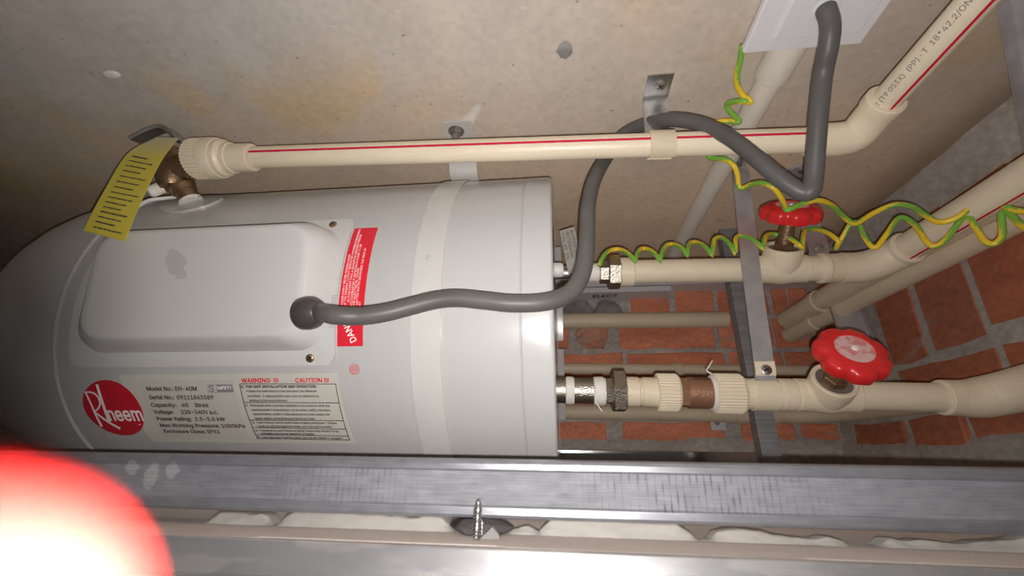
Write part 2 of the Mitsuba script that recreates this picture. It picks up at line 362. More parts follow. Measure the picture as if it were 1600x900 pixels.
add('wall_right__mortar_fillet', fillet(), 'mat_mortar', True, label='grey mortar band where the slab meets the bricks')
# plasterboard of the suspended ceiling beyond the hatch
xs = np.linspace(-1.04, .555, 260)
edge = .2925 + .004 * (meshkit.fbm(np.stack([xs * 9, xs * 0, xs * 0], 1), 3, 5) - .5) * 2 - .004 * (meshkit.noise(np.stack([xs * 5 + .3, xs * 0, xs * 0], 1), 3) > .6)
edge = edge - .0035 * (meshkit.noise(np.stack([xs * 11, xs * 0, xs * 0 + 2], 1), 8) > .55)
poly = Polygon(np.vstack([np.stack([xs, edge], 1), [[.555, .40], [-1.04, .40]]]))
ledge = join([extrude(poly, .0012, (0, 0, -.0513), (1, 0, 0), (0, 1, 0)), bbox((-.2425, .665, -.0562), (1.595, .640, .012), .0005)])
add('floor', ledge, 'mat_board_paper', False, label='beige plasterboard back of the suspended ceiling below the heater', **struct)
add('plaster_dab', lump((-0.5025, 0.3222, 0.4000), (.010, .005, .003), 2, 3, .2), 'mat_ptfe_tape', True, label='small white plaster dab stuck to the concrete slab at upper left', category='plaster dab')
add('plaster_dab', lump((0.0119, 0.3416, 0.4000), (.008, .010, .0015), 6, 3, .5), BRG, True, label='small grey rough cement spot on the concrete slab above the pipe', category='cement spot')

# ------------------------------------------------------------------ the water heater
YH, ZH, RH = .578, .164, .20
wh = thing('water_heater', 'white horizontal cylindrical electric water heater strapped under the slab', 'water heater')
X = (1, 0, 0); ax = (0, YH, ZH)
add(wh + '__tank', lathe([(-.524, RH), (-.0385, RH), (-.0372, RH - .0012)], ax, X, 128), 'mat_enamel', 30)
add(wh + '__end_ring', lathe([(-.0372, RH - .0012), (-.0360, RH + .0002), (-.0110, RH + .0002), (-.0078, RH - .001), (-.0063, RH - .003), (-.0063, RH - .0045), (-.0095, RH - .0055)], ax, X, 128), 'mat_enamel', 30)
add(wh + '__end_plate', lathe([(-.0100, RH - .003), (-.0075, RH - .0050), (-.0068, RH * .5), (-.0067, .001)], ax, X, 128), 'mat_polished_steel', 40, label='polished steel end plate')
# white lip pieces standing off the far side of the end plate
for z0_, z1_ in ((.300, .335), (.195, .285), (.055, .180)):
    n_ = 16; zz = np.linspace(z0_, z1_, n_); al = np.arcsin(np.clip((zz - ZH) / (RH - .003), -1, 1))
    pth = np.stack([np.full(n_, -.002), YH + np.cos(al) * (RH - .003), ZH + np.sin(al) * (RH - .003)], 1)
    add(wh + '__rear_lip', strip(pth, .0105, .0018, (1, 0, 0)), 'mat_enamel', 30, label='white upright lip at the back of the tank end')
th = np.linspace(0, 1, 14)
dome = [(-.545, RH - .0005)] + [(-.545 - .20 * math.sin(t * math.pi / 2), (RH - .0005) * math.cos(t * math.pi / 2) ** .62 if t < 1 else .001) for t in th[1:]]
add(wh + '__dome', lathe([(-.523, RH - .002), (-.5235, RH - .0005)] + dome, ax, X, 128), 'mat_enamel', 30)
add(wh + '__seam_bead', lathe([(-.5275, RH - .001), (-.5268, RH + .0016), (-.5250, RH + .0022), (-.5235, RH + .0014), (-.523, RH - .001)], ax, X, 128), 'mat_enamel', 40)

def cylp(x, s, r=RH):
    a = np.asarray(s) / RH
    return np.stack([np.asarray(x) + 0 * a, YH - np.cos(a) * r, ZH + np.sin(a) * r], -1)
def wrap(m, base=RH):
    """a flat mesh (x, s, h) bent onto the tank"""
    v = m.vertices; return mk(cylp(v[:, 0], v[:, 1], base + v[:, 2]), m.faces)
def sheet(x0, x1, s0, s1, h=.0004, skew=None, n=14):
    m = bbox(((x0 + x1) / 2, (s0 + s1) / 2, 0), (x1 - x0, s1 - s0, 2 * h), .0001)
    m = m.subdivide_to_size(.012, max_iter=12) if hasattr(m, 'subdivide_to_size') else m
    return wrap(m)
def grid_sheet(outline, h, n=48):
    """a thin sheet with any outline [(x, s)], curved with the tank"""
    m = trimesh.creation.extrude_polygon(Polygon(outline), h, engine='earcut').subdivide_to_size(.008, max_iter=12)
    return wrap(m)
def ctext(s, x0, x1, sc, h, bold=False, lift=.0006):
    m = text_flat(s, x0, x1, sc - h / 2, h, .0002, bold); m.vertices[:, 2] += lift
    return wrap(m)

# terminal cover: flange, raised box with sloped sides, screws, cable gland
def rrect(x0, x1, y0, y1, r, n=6):
    out = []
    for cx, cy, a0 in ((x1 - r, y0 + r, -90), (x1 - r, y1 - r, 0), (x0 + r, y1 - r, 90), (x0 + r, y0 + r, 180)):
        for k in range(n + 1):
            a = math.radians(a0 + 90 * k / n); out.append((cx + r * math.cos(a), cy + r * math.sin(a)))
    return np.array(out)
fl = Polygon(rrect(-.505, -.2160, -.0875, .0725, .012)).difference(sbox(-.262, -.03 - .022, -.1, -.03 + .010))
fl = fl if fl.geom_type == 'Polygon' else max(fl.geoms, key=lambda g: g.area)
def flange(poly, h0, h1):
    m = trimesh.creation.extrude_polygon(poly, h1 - h0, engine='earcut').subdivide_to_size(.01, max_iter=12)
    v = m.vertices; v[:, 2] += h0
    return wrap(mk(v, m.faces))
cv = wh + '__cover'
def loft(rings):
    n = len(rings[0]); v = np.vstack(rings); f = []
    for i in range(len(rings) - 1):
        for j in range(n):
            k = (j + 1) % n; f += [[i * n + j, i * n + k, i * n + n + k], [i * n + j, i * n + n + k, i * n + n + j]]
    c = len(v); v = np.vstack([v, rings[-1].mean(0)[None]]); e = (len(rings) - 1) * n
    for j in range(n): f.append([c, e + j, e + (j + 1) % n])
    return mk(v, f)
def ringat(x0, x1, z0, z1, r, y, wrapto=None, nl=10):
    base = rrect(x0, x1, z0, z1, r, 8); 
    dens = []
    for i in range(len(base)):
        a, b = base[i], base[(i + 1) % len(base)]; m = max(1, int(np.linalg.norm(b - a) / .012))
        dens += [a + (b - a) * t / m for t in range(m)]
    q = np.array(dens)
    if wrapto is not None: return cylp(q[:, 0], q[:, 1], wrapto)
    return np.stack([q[:, 0], np.full(len(q), y), q[:, 1]], 1)
RB = [ringat(-.495, -.2225, -.074, .060, .030, 0, wrapto=RH + .0005)]
def front(x0, x1, z0, z1, r, y):
    q = RB[0]; s = rrect(x0, x1, z0, z1, r, 8)
    # same count of points as the base ring: resample by arc parameter
    src = np.vstack([ringat(-.495, -.2225, -.074, .060, .030, 0)]); cx, cz = (-.495 - .2225) / 2, -.007
    u = (src[:, 0] - cx) / (.2725 / 2); w = (src[:, 2] - cz) / (.134 / 2)
    mx, mz = (x0 + x1) / 2, (z0 + z1) / 2
    return np.stack([mx + u * (x1 - x0) / 2, y - .0075 * w, mz + w * (z1 - z0) / 2], 1)
FY = .3525
mid = front(-.483, -.2285, .093, .216, .01, FY + .013)
f0 = front(-.470, -.2365, .0985, .2085, .01, FY + .0028)
f1 = front(-.467, -.2395, .1010, .2065, .01, FY + .0006)
f2 = front(-.460, -.2450, .106, .203, .01, FY)
body = join([loft([RB[0], mid, f0, f1, f2]), flange(fl, .0003, .0026)])
add(cv, body, 'mat_cover_plastic', 28, label='white raised terminal cover with sloped sides')
for (x, s) in ((-0.2395, 0.0639), (-0.2414, -0.0803)):
    p = cylp(x, s, RH + .0024); d = unit(p - V(x, YH, ZH))
    k = add(cv + '__screw', join([screw_head(p, d, .0042, .0022)]), 'mat_brass', 30, label='small steel cross-head screw')
    add(k + '_slot' if False else cv + '__screw_slot', slot(p + d * .0021, d, .0042), 'mat_black_metal', False)
gp = V((-0.2285, 0.3560, 0.1189)); gd = unit((.93, -.36, -.05))
add(wh + '__cable_gland', lathe([(-.006, .0152), (.0, .0155), (.005, .0148), (.010, .0122), (.014, .0092), (.015, .0075)], gp, gd, 36), 'mat_rubber_grey', 50, label='dark grey rubber cable gland')

# rating label with its print
lb = wh + '__rating_label'
add(lb, join([grid_sheet([(-0.4521, -0.0960), (-0.2162, -0.0956), (-0.2117, -0.1770), (-0.4413, -0.1784)], .0003)]), 'mat_label_cream', 30, label='cream rating label with printed data and warnings')
add(lb + '__panel', join([grid_sheet([(-0.4298, -0.1019), (-0.3250, -0.1023), (-0.3256, -0.1724), (-0.4244, -0.1721)], .00045)]), 'mat_label_paper', 30)
x_, s_ = (-0.3250, -0.1023)
lines = [('Model No.: EH-40M', (-0.4230, -0.1117), (-0.3668, -0.1103)), ('Serial No.:  09111863589', (-0.4224, -0.1208), (-0.3505, -0.1201)), ('Capacity:   40    litres', (-0.4226, -0.1295), (-0.3583, -0.1288)),
         ('Voltage:     220-240V a.c.', (-0.4225, -0.1379), (-0.3499, -0.1368)), ('Power Rating:  2.5-3.0 kW', (-0.4218, -0.1459), (-0.3447, -0.1456)), ('Max.Working Pressure: 1000kPa', (-0.4214, -0.1543), (-0.3254, -0.1539)), ('Enclosure Class: IPX1', (-0.4204, -0.1620), (-0.3563, -0.1620))]
add(lb + '__data_lettering', join([ctext(t, a[0], b[0], (a[1] + b[1]) / 2, .0043, True) for t, a, b in lines]), 'mat_print_brown', False, label='brown printed lettering')
add(lb + '__red_lettering', join([ctext('WARNING  !!!', (-0.3167, -0.1023)[0], (-0.2779, -0.1026)[0], (-0.3016, -0.1026)[1], .0042, True), ctext('CAUTION !!!', (-0.2598, -0.1026)[0], (-0.2254, -0.1026)[0], (-0.2412, -0.1026)[1], .0042, True)]), 'mat_print_red', False, label='red warning words')
def rect_line(a, b, w=.0006):
    a, b = V(a), V(b); d = b - a; n = unit((-d[1], d[0])) * w / 2
    m = trimesh.creation.extrude_polygon(Polygon([a - n, b - n, b + n, a + n]), .0002, engine='earcut').subdivide_to_size(.008, max_iter=12)
    m.vertices[:, 2] += .0005; return wrap(m)
TL, TR, BL, BRr = (-0.3193, -0.1061), (-0.2186, -0.1065), (-0.3171, -0.1710), (-0.2165, -0.1717)
rl = [rect_line(TL, TR), rect_line(TR, BRr), rect_line(BRr, BL), rect_line(BL, TL)]
for a, b in (((-0.3183, -0.1260), (-0.2181, -0.1264)), ((-0.3175, -0.1466), (-0.2173, -0.1466)), ((-0.3169, -0.1560), (-0.2166, -0.1571)), ((-0.3165, -0.1655), (-0.2165, -0.1662))): rl.append(rect_line(a, b))
wl = [('1)  FOR SAFE INSTALLATION AND OPERATION', (-0.3184, -0.1089), (-0.2394, -0.1089), .0026, True), ('Follow the instruction in the Use and Care Manual', (-0.3130, -0.1134), (-0.2394, -0.1138), .0024, False), ('provided.  A replacement copy may be obtained by', (-0.3126, -0.1187), (-0.2375, -0.1190), .0024, False), ('writing to the manufacturer.', (-0.3122, -0.1236), (-0.2712, -0.1239), .0024, False),
      ('2)  This application must be installed in accordance with the', (-0.3176, -0.1292), (-0.2283, -0.1295), .0024, False), ("manufacturer's instructions, local codes, utility company", (-0.3119, -0.1340), (-0.2283, -0.1347), .0024, False), ('requirements, and/or in the absence of local codes, the', (-0.3118, -0.1389), (-0.2299, -0.1396), .0024, False), ('latest edition of the National Electrical Code.', (-0.3111, -0.1442), (-0.2464, -0.1445), .0024, False),
      ('3)  Tank must be full of water before being energized.  Failure', (-0.3160, -0.1491), (-0.2247, -0.1497), .0024, False), ('to do so will damage the heater and void the warranty.', (-0.3104, -0.1536), (-0.2305, -0.1546), .0024, False),
      ('4)  Temperature and Pressure Relief Valve must ALWAYS be', (-0.3157, -0.1592), (-0.2258, -0.1602), .0024, False), ('installed prior to the operation of heater.', (-0.3101, -0.1634), (-0.2515, -0.1641), .0024, False), ('5)  This valve and overflow pipe must not be sealed or plugged.', (-0.3162, -0.1686), (-0.2234, -0.1693), .0024, False)]
add(lb + '__warning_lettering', join(rl + [ctext(t, a[0], b[0], (a[1] + b[1]) / 2, h, bo) for t, a, b, h, bo in wl]), 'mat_print_black', False, label='boxed black warning lettering')
sm = [ctext('S', (-0.3536, -0.1110)[0], (-0.3480, -0.1110)[0], (-0.3508, -0.1110)[1], .0072, True), rect_line((-0.3549, -0.1072), (-0.3451, -0.1072), .0003), rect_line((-0.3545, -0.1155), (-0.3446, -0.1155), .0003), rect_line((-0.3549, -0.1072), (-0.3545, -0.1155), .0003)]
sm.append(wrap(mk((lambda m: m.vertices + V(0, 0, .0005))(q := trimesh.creation.extrude_polygon(Polygon([(-0.3451, -0.1068), (-0.3277, -0.1068), (-0.3271, -0.1148), (-0.3449, -0.1152)]), .0002, engine='earcut')), q.faces)))
add(lb + '__safety_mark', join(sm), 'mat_print_grey', False, label='grey safety mark')
add(lb + '__safety_lettering', ctext('SAFETY', (-0.3443, -0.1103)[0], (-0.3283, -0.1103)[0], (-0.3359, -0.1100)[1], .0034, True, .0009), 'mat_print_white', False)
# round red brand badge
bg = wh + '__brand_badge'
bc, br = V(-.469, -.1352), .0335
aa = np.linspace(0, 2 * np.pi, 60, endpoint=False)
add(bg, grid_sheet([(bc[0] + br * math.cos(a), bc[1] + br * math.sin(a)) for a in aa], .0006), 'mat_logo_red', 30, label='round red brand badge with white lettering')
def stroke(pts, w0, w1, lift=.0007):
    p = catmull(pts, 6); ww = np.linspace(w0, w1, len(p)) / 2
    t = np.gradient(p, axis=0); t /= np.linalg.norm(t, axis=1, keepdims=True); nn = np.stack([-t[:, 1], t[:, 0]], 1)
    l, r = p + nn * ww[:, None], p - nn * ww[:, None]; n = len(p)
    v = np.vstack([np.c_[l, np.full(n, lift)], np.c_[r, np.full(n, lift)], np.c_[l, np.full(n, lift + .0003)], np.c_[r, np.full(n, lift + .0003)]]); f = []
    for i in range(n - 1):
        f += [[2 * n + i, 3 * n + i, 3 * n + i + 1], [2 * n + i, 3 * n + i + 1, 2 * n + i + 1], [i, 2 * n + i, 2 * n + i + 1], [i, 2 * n + i + 1, i + 1], [n + i, n + i + 1, 3 * n + i + 1], [n + i, 3 * n + i + 1, 3 * n + i]]
    return wrap(mk(v, f))
lg = [stroke([(-0.4942, -0.1152), (-0.4921, -0.1278), (-0.4914, -0.1417), (-0.4913, -0.1564)], .0016, .0024), stroke([(-0.4950, -0.1152), (-0.4903, -0.1145), (-0.4847, -0.1159), (-0.4809, -0.1211), (-0.4812, -0.1278), (-0.4856, -0.1337), (-0.4921, -0.1375)], .0018, .0018), stroke([(-0.4922, -0.1368), (-0.4868, -0.1431), (-0.4807, -0.1501), (-0.4704, -0.1592)], .0018, .0028),
      stroke([(-0.4788, -0.1061), (-0.4783, -0.1145), (-0.4780, -0.1260), (-0.4785, -0.1417), (-0.4797, -0.1504)], .0028, .0030), ctext('neem', (-0.4783, -0.1393)[0] + .001, (-0.4370, -0.1389)[0], (-0.4574, -0.1400)[1], .0165, True, .0008), ctext('TM', (-0.4465, -0.1532)[0], (-0.4434, -0.1532)[0], (-0.4449, -0.1532)[1], .0012, False, .0008)]
add(bg + '__lettering', join(lg), 'mat_print_white', False, label='white lettering')
# vertical red danger label
dl = wh + '__danger_label'
add(dl, sheet(-.2148, -.1890, -.0697, .0590, .0005), 'mat_label_red', 30, label='upright red danger label with white lettering')
def vtext(t, x, s0, s1, h, bold=False):
    m = text_flat(t, 0, s1 - s0, -h / 2, h, .0002, bold); v = m.vertices
    return wrap(mk(np.c_[x - v[:, 1], s0 + v[:, 0], v[:, 2] + .0008], m.faces))
dt = [('DISCONNECT POWER SUPPLY BEFORE OPENING COVER', -.2112, .024), ('OPERATION OF THE THERMAL CUTOUT INDICATES A POSSIBLE DANGEROUS', -.2082, .057), ('SITUATION - IN THIS EVENT CALL A QUALIFIED SERVICE PERSON', -.2050, .049), ('DO NOT PLACE COMBUSTIBLE MATERIALS CLOSE TO OR', -.2018, .036), ('AGAINST THE ELECTRICAL COVER', -.1990, .008), ('CAUTION - HOTTER WATER INCREASES THE RISK OF', -.1960, .031), ('SCALD INJURY', -.1930, -.027)]
dm = [vtext(t, x, -.048, s1, .0021, False) for t, x, s1 in dt]
q = text_flat('DANGER', 0, .033, -.003, .0062, .0002, True).vertices; q = text_flat('DANGER', 0, .033, -.003, .0062, .0002, True)
ca, sa = math.cos(math.radians(116)), math.sin(math.radians(116)); v = q.vertices
dm.append(wrap(mk(np.c_[-.1975 + v[:, 0] * ca - v[:, 1] * sa, -.0655 + v[:, 0] * sa + v[:, 1] * ca, v[:, 2] + .0008], q.faces)))
add(dl + '__lettering', join(dm), 'mat_print_white', False, label='white upright lettering')
# faint red inspection stamp: a small ring with bars
st = (-0.1984, -0.0922)
add(wh + '__inspection_stamp', join([stroke([(st[0] + .0048 * math.cos(a), st[1] + .0046 * math.sin(a)) for a in np.linspace(0, 6.2, 12)], .0005, .0005, .0002)] + [rect_line((st[0] - .004 + abs(k) * .0006, st[1] + k * .0014), (st[0] + .004 - abs(k) * .0006, st[1] + k * .0014), .0005) for k in (-2, -1, 0, 1, 2)]), 'mat_print_red', False, label='small faint red inspection stamp')
# oval boss under the relief valve
VX, VA = -.4537, math.radians(38.2)
vb = cylp(VX, VA * RH, RH); vd = unit((0, -math.cos(VA), math.sin(VA)))
bo = [(VX + .037 * math.cos(a), VA * RH + .029 * math.sin(a)) for a in aa]
add(wh + '__valve_boss', grid_sheet(bo, .0028), 'mat_enamel', 30)

# ------------------------------------------------------------------ mounting strap round the tank
ms = thing('mounting_strap', 'white steel band holding the water heater, bolted to the slab', 'strap')
n_ = 97; t_ = np.linspace(math.radians(98), math.radians(98 - 330), n_)
pth = np.stack([np.full(n_, -.127), YH - np.cos(t_) * (RH + .0012), ZH + np.sin(t_) * (RH + .0012)], 1)
add(ms + '__band', strip(pth, .0285, .0015, (1, 0, 0)), 'mat_enamel_strap', 30)
zt = ZS - .0015
tb = [(-.127, .535, .3615), (-.127, .520, .3585), (-.127, .505, .3570), (-.127, .4905, .3580), (-.127, .484, .364), (-.127, .4815, .372), (-.127, .480, .388), (-.127, .4785, .3965), (-.127, .475, zt), (-.127, .46, zt), (-.127, .432, zt)]
add(ms + '__bracket', strip(catmull(tb, 4), .038, .0022, (1, 0, 0)), 'mat_enamel_strap', 30, label='white bent bracket')
bp = V((-0.1304, 0.4488, 0.3985))
add(ms + '__bolt', join([hexnut(bp - V(0, 0, .0), (0, 0, -1), .006, .0085), rod(bp, bp - V(0, 0, .016), .0052, 16), lathe([(0, .0105), (.0016, .0105)], bp, (0, 0, -1), 28)]), 'mat_dull_steel', 30, label='grey steel bolt')
rp = (-0.1274, 0.0164); rpp = cylp(rp[0], rp[1], RH + .0018); 
add(ms + '__rivet', lathe([(0, .003), (.0008, .0028), (.0013, .0015)], rpp, unit(rpp - V(rp[0], YH, ZH)), 20), 'mat_enamel', 40)

# ------------------------------------------------------------------ relief valve on the tank, its yellow tag, cord
rv = thing('relief_valve', 'brown brass relief valve standing on the water heater top', 'valve')
v0 = vb + vd * .0015; vt = V((-0.4768, 0.4020, 0.3252)); vup = V((-0.4837, 0.3960, 0.3580))
add(rv + '__tape_collar', lathe([(0, .0135), (.004, .0128)], v0, vt - v0, 28), 'mat_ptfe_tape', 40, label='white thread tape collar')
L = np.linalg.norm(vt - v0)
add(rv + '__inlet_stub', lathe([(.002, .0118), (.014, .0118), (.0145, .0135), (.022, .0142), (.0225, .0155)], v0, vt - v0, 28), 'mat_brass', 30)
add(rv + '__body', lathe([(-.024, .0125), (-.019, .0150), (-.010, .0172), (-.002, .0160), (.004, .0150), (.012, .0158), (.019, .0150), (.025, .0125), (.030, .0115)], vt, vup - vt, 32), 'mat_brass', 40)
add(rv + '__outlet', lathe([(-.004, .0145), (.012, .0150), (.0125, .0165), (.026, .0165)], vt, V(-.40, .400, .3365) - vt, 28), 'mat_brass', 30)
add(rv + '__lever', strip(catmull([V((-0.4732, 0.3970, 0.3639)), V((-0.4780, 0.3930, 0.3710)), V((-0.4902, 0.3880, 0.3787)), V((-0.5057, 0.3860, 0.3723)), V((-0.5212, 0.3840, 0.3589))], 5), [.016] * 21, .0045, (0, 1, .35)), 'mat_steel', 30, label='grey steel test lever')
add(rv + '__cap', lathe([(-.004, .0125), (.001, .0125), (.0025, .010)], vup, (0, 0, 1), 24), 'mat_steel', 30)
add(rv + '__plastic_plug', lathe([(0, .0075), (.012, .0072), (.015, .005)], vt + V(-.010, .004, -.022), (-.5, -.4, -.75), 18), 'mat_ptfe_tape', 40, label='white plastic plug behind the stub')
tag = thing('warning_tag', 'yellow plastic warning tag with small black print hanging from the relief valve', 'tag')
Lp = V([(-0.4890, 0.3820, 0.3606), (-0.4939, 0.3620, 0.3203), (-0.4787, 0.3430, 0.2547), (-0.4602, 0.3260, 0.1985)]); Rp = V([(-0.4565, 0.3800, 0.3544), (-0.4438, 0.3600, 0.3062), (-0.4253, 0.3400, 0.2403), (-0.4047, 0.3220, 0.1823)])
def ribbon(a, b, th=.0006, m=8, nu=2):
    a, b = catmull(a, m), catmull(b, m); n = len(a)
    nr = np.array([unit(np.cross(b[i] - a[i], np.gradient(a, axis=0)[i])) for i in range(n)])
    v = np.vstack([a - nr * th / 2, b - nr * th / 2, b + nr * th / 2, a + nr * th / 2]); f = []
    for i in range(n - 1):
        for k in range(4):
            q = (k + 1) % 4; f += [[k * n + i, q * n + i, q * n + i + 1], [k * n + i, q * n + i + 1, k * n + i + 1]]
    f += [[0, n, 2 * n], [0, 2 * n, 3 * n], [n - 1, 3 * n - 1, 2 * n - 1], [n - 1, 4 * n - 1, 3 * n - 1]]
    return mk(v, f), a, b, nr
rb, ra, rbb, rn = ribbon(Lp, Rp)
add(tag + '__sheet', rb, 'mat_tag_yellow', 30)
words = ['WARNING RELIEF VALVE', 'avoid water damage or scalding', 'due to valve operation discharge', 'line must be connected to outlet', 'and run to a safe place of disposal', 'length and have no reducing size', 'the lever must be operated at', 'least once a year by the owner', 'check that water flows freely', 'certain waterways are clear', 'do not plug the outlet', 'REPLACE WHEN LEAKING', 'read the manual before use', 'installation by licensed plumber', 'only keep this tag attached']
tl = []
side = 1 if (rn[10] @ V(0, 1, 0)) < 0 else -1
for i, w in enumerate(words):
    fr = .36 + .60 * i / (len(words) - 1); k = min(int(fr * (len(ra) - 1)), len(ra) - 2); t = fr * (len(ra) - 1) - k
    a, b = ra[k] + (ra[k + 1] - ra[k]) * t, rbb[k] + (rbb[k + 1] - rbb[k]) * t
    e = b - a; wd = np.linalg.norm(e); e /= wd; nn = rn[k] * side; dn = np.cross(nn, e)
    m = text_flat(w, .18 * wd, (.62 + .3 * ((i * 37) % 10) / 10) * wd, 0, .0019, .0002, i in (0, 11)); v = m.vertices
    tl.append(mk(a + v[:, :1] * e + v[:, 1:2] * dn + (v[:, 2:] + .0005) * nn, m.faces))
add(tag + '__lettering', join(tl), 'mat_print_black', False, label='rows of small black print')
cd = catmull([v0 + V(.012, -.006, .004), v0 + V(-.012, -.006, .005), v0 + V(-.03, -.010, .001), V((-0.4927, 0.4000, 0.2804)), V((-0.4902, 0.3850, 0.2571)), V((-0.4818, 0.3680, 0.2287))], 8)
add('tag_cord', tube(cd, .0022, 10), 'mat_white_cord', True, label='thin white cord looped around the relief valve base behind the yellow tag', category='cord')

# ------------------------------------------------------------------ pipes
def pprpipe(key, a, b, r, stripe=None, mt='mat_beige_pipe', sr=.0013, tex=None):
    k = add(key, rod(a, b, r, 32), mt, 40)
    if stripe is not None:
        a, b = V(a), V(b); d = unit(b - a); s = unit(V(stripe) - d * (V(stripe) @ d)); w = np.cross(d, s); ang = sr / r
        P = [[p + r * 1.014 * (s * math.cos(q) + w * math.sin(q)) for q in (-ang, -ang / 3, ang / 3, ang)] for p in (a + d * .001, b - d * .001)]
        P2 = [[p + r * .98 * (s * math.cos(q) + w * math.sin(q)) for q in (-ang, ang)] for p in (a + d * .001, b - d * .001)]
        v = np.array(P[0] + P[1] + P2[0] + P2[1]); f = []
        for i in range(3): f += [[i, i + 1, i + 5], [i, i + 5, i + 4]]
        f += [[0, 4, 10], [0, 10, 8], [3, 9, 11], [3, 11, 7]]
        add(k.split('__')[0] + '__red_stripe', mk(v, f), 'mat_stripe_red', False, label='thin red stripe')
    return k
def collar(key, p, d, L, r, mt='mat_beige_pipe', lip=.0008):
    return add(key, lathe([(0, r - lip * 1.5), (lip, r - .0002), (lip * 2.2, r), (L - lip * 2.2, r), (L - lip, r - .0002), (L, r - lip * 1.5)], p, d, 40), mt, 35)
def union_nut(key, p, d, L, r, mt='mat_beige_pipe', ribs=38):
    return add(key, join([lathe([(.0, r * .93), (.0015, r), (L * .62, r * 1.0), (L * .64, r * .98)], p, d, ribs * 6, (ribs, .022)), lathe([(L * .6, r * 1.03), (L * .68, r * 1.04), (L * .85, r * 1.03), (L, r * .98)], p, d, 48)]), mt, 30, label='ribbed union nut')

# discharge pipe along the slab, turning towards the hatch
dp = thing('discharge_pipe', 'beige plastic pipe with red stripe running under the slab from the relief valve', 'pipe')
P0, P1, P2, P3 = V(-.405, .400, .3368), V(-.366, .400, .3350), V(.285, .400, .3105), V(.3105, .3925, .3185)
dd = unit(P1 - P0); ang = V(0, -1, .30)
union_nut(dp + '__union_nut', V(-.4475, .4005, .3387), V(P0 - V(-.4475, .4005, .3387)), .0365, .0245)
add(dp + '__coupling', lathe([(-.008, .0225), (.000, .0225), (.003, .0205), (.004, .0188), (.010, .0185), (.0105, .0168), (.036, .0168), (.0375, .0160)], P0, dd, 40), 'mat_beige_pipe', 30)
ke = V(P2); 
pprpipe(dp + '__straight_pipe', P1, P2, .0128, (0, -.86, -.1))
ek = V(.3135, .3995, .3098)
add(dp + '__elbow', join([tube(catmull([V(.262, .400, .3114), V(.290, .400, .3104), V(.305, .3955, .3120), V(.3105, .378, .3175), V(.3118, .362, .3195)], 8), .0168, 32)]), 'mat_beige_pipe', 40)
collar(dp + '__elbow_collar', V(.3114, .3685, .3190), unit((.0035, -.1, .004)), .012, .0180)
pprpipe(dp + '__straight_pipe', V(.3112, .372, .3188), V(.3185, .18, .3260), .0128, (-.05, -.1, -1))
def pipetext(s, a, b, r, side, h, mt, key):
    """lettering printed along a pipe"""
    a, b = V(a), V(b); L = np.linalg.norm(b - a); d = (b - a) / L; s0 = unit(V(side) - d * (V(side) @ d)); w = np.cross(s0, d)
    m = text_flat(s, 0, L, -h / 2, h, .0002); v = m.vertices; q = v[:, 1] / r; rr = r + .0001 + v[:, 2]
    add(key, mk(a + v[:, :1] * d + rr[:, None] * (np.cos(q)[:, None] * s0 - np.sin(q)[:, None] * w * -1), m.faces), mt, False, label='grey printed lettering')
pipetext('2 (T9 0S3X)  (PP) \u00b7 T  18*42.2/ON', V(.31173, .358, .31933), V(.31555, .258, .32310), .0129, (-.80, .1, -.45), .0044, 'mat_print_grey', dp + '__lettering')

# hanger strap of the discharge pipe
ph = thing('pipe_hanger', 'bent aluminium strap screwed to the slab holding the red-striped pipe under it', 'bracket')
hx = .118
hp = [(hx, .3825, .3988), (hx, .40, .3988), (hx, .4135, .3985), (hx - .0005, .4165, .396), (hx - .001, .4170, .385), (hx - .002, .4160, .36), (hx - .0035, .4145, .335)]
add(ph + '__strap', strip(catmull(hp, 4), .0285, .0014, (1, 0, 0)), 'mat_steel', 30)
hs = V((0.1203, 0.3973, 0.3980))
add(ph + '__screw', lathe([(0, .0065), (.002, .006), (.0032, .0035)], hs, (0, 0, -1), 20), 'mat_dull_steel', 30, label='cross-head screw')
add(ph + '__screw_slot', slot(hs - V(0, 0, .0030), (0, 0, -1), .0055), 'mat_black_metal', False)
pc = V((0.1095, 0.4000, 0.3158)); pc[2] = .3165; ta = np.linspace(math.radians(-65), math.radians(245), 26)
add(ph + '__clip', strip(np.stack([np.full(26, .1125), .400 - np.cos(ta - .5) * .0148, pc[2] + .0003 + np.sin(ta - .5) * .0148], 1)[::-1], .026, .0018, (1, 0, -.04)), 'mat_clear_clip', 30, label='translucent yellowish clip')

# hot water pipe
hw = thing('hot_water_pipe', 'upper beige pipe running from tank end nut past upper red wheel into a slanted run', 'pipe')
HY = .578; h0 = V(.012, HY, .2435)
def hz(x): return .2440 - .0125 * (x - .07)
def hp_(x): return V(x, HY, hz(x))
add(hw + '__thread_tape', lathe([(0, .0125), (.014, .0135), (.016, .0115)], hp_(.040), hp_(.3) - hp_(.04), 32), 'mat_ptfe_tape', 35, label='white thread tape')
add(hw + '__nipple', lathe([(0, .0155), (.008, .0155), (.0085, .010), (.062, .010)], hp_(-.0168), hp_(.3) - hp_(-.0168), 32), 'mat_steel', 35, label='steel nipple')
add(hw + '__brass_collar', hexnut(hp_(.056), hp_(.3) - hp_(.05), .014, .0165), 'mat_nickel', False, label='nickel plated collar')
add(hw + '__hex_nut', hexnut(hp_(.0675), hp_(.3) - hp_(.05), .0175, .0245), 'mat_nickel', False, label='large nickel plated hex nut')
collar(hw + '__coupling', hp_(.083), hp_(.3) - hp_(.08), .020, .0205)
pprpipe(hw + '__straight_pipe', hp_(.10), hp_(.275), .0165)
collar(hw + '__collar', hp_(.3455), hp_(.4) - hp_(.3), .008, .0205)
pprpipe(hw + '__straight_pipe', hp_(.31), hp_(.39), .0172)
e0 = hp_(.376); sl0 = V(.4520, .555, .2580)
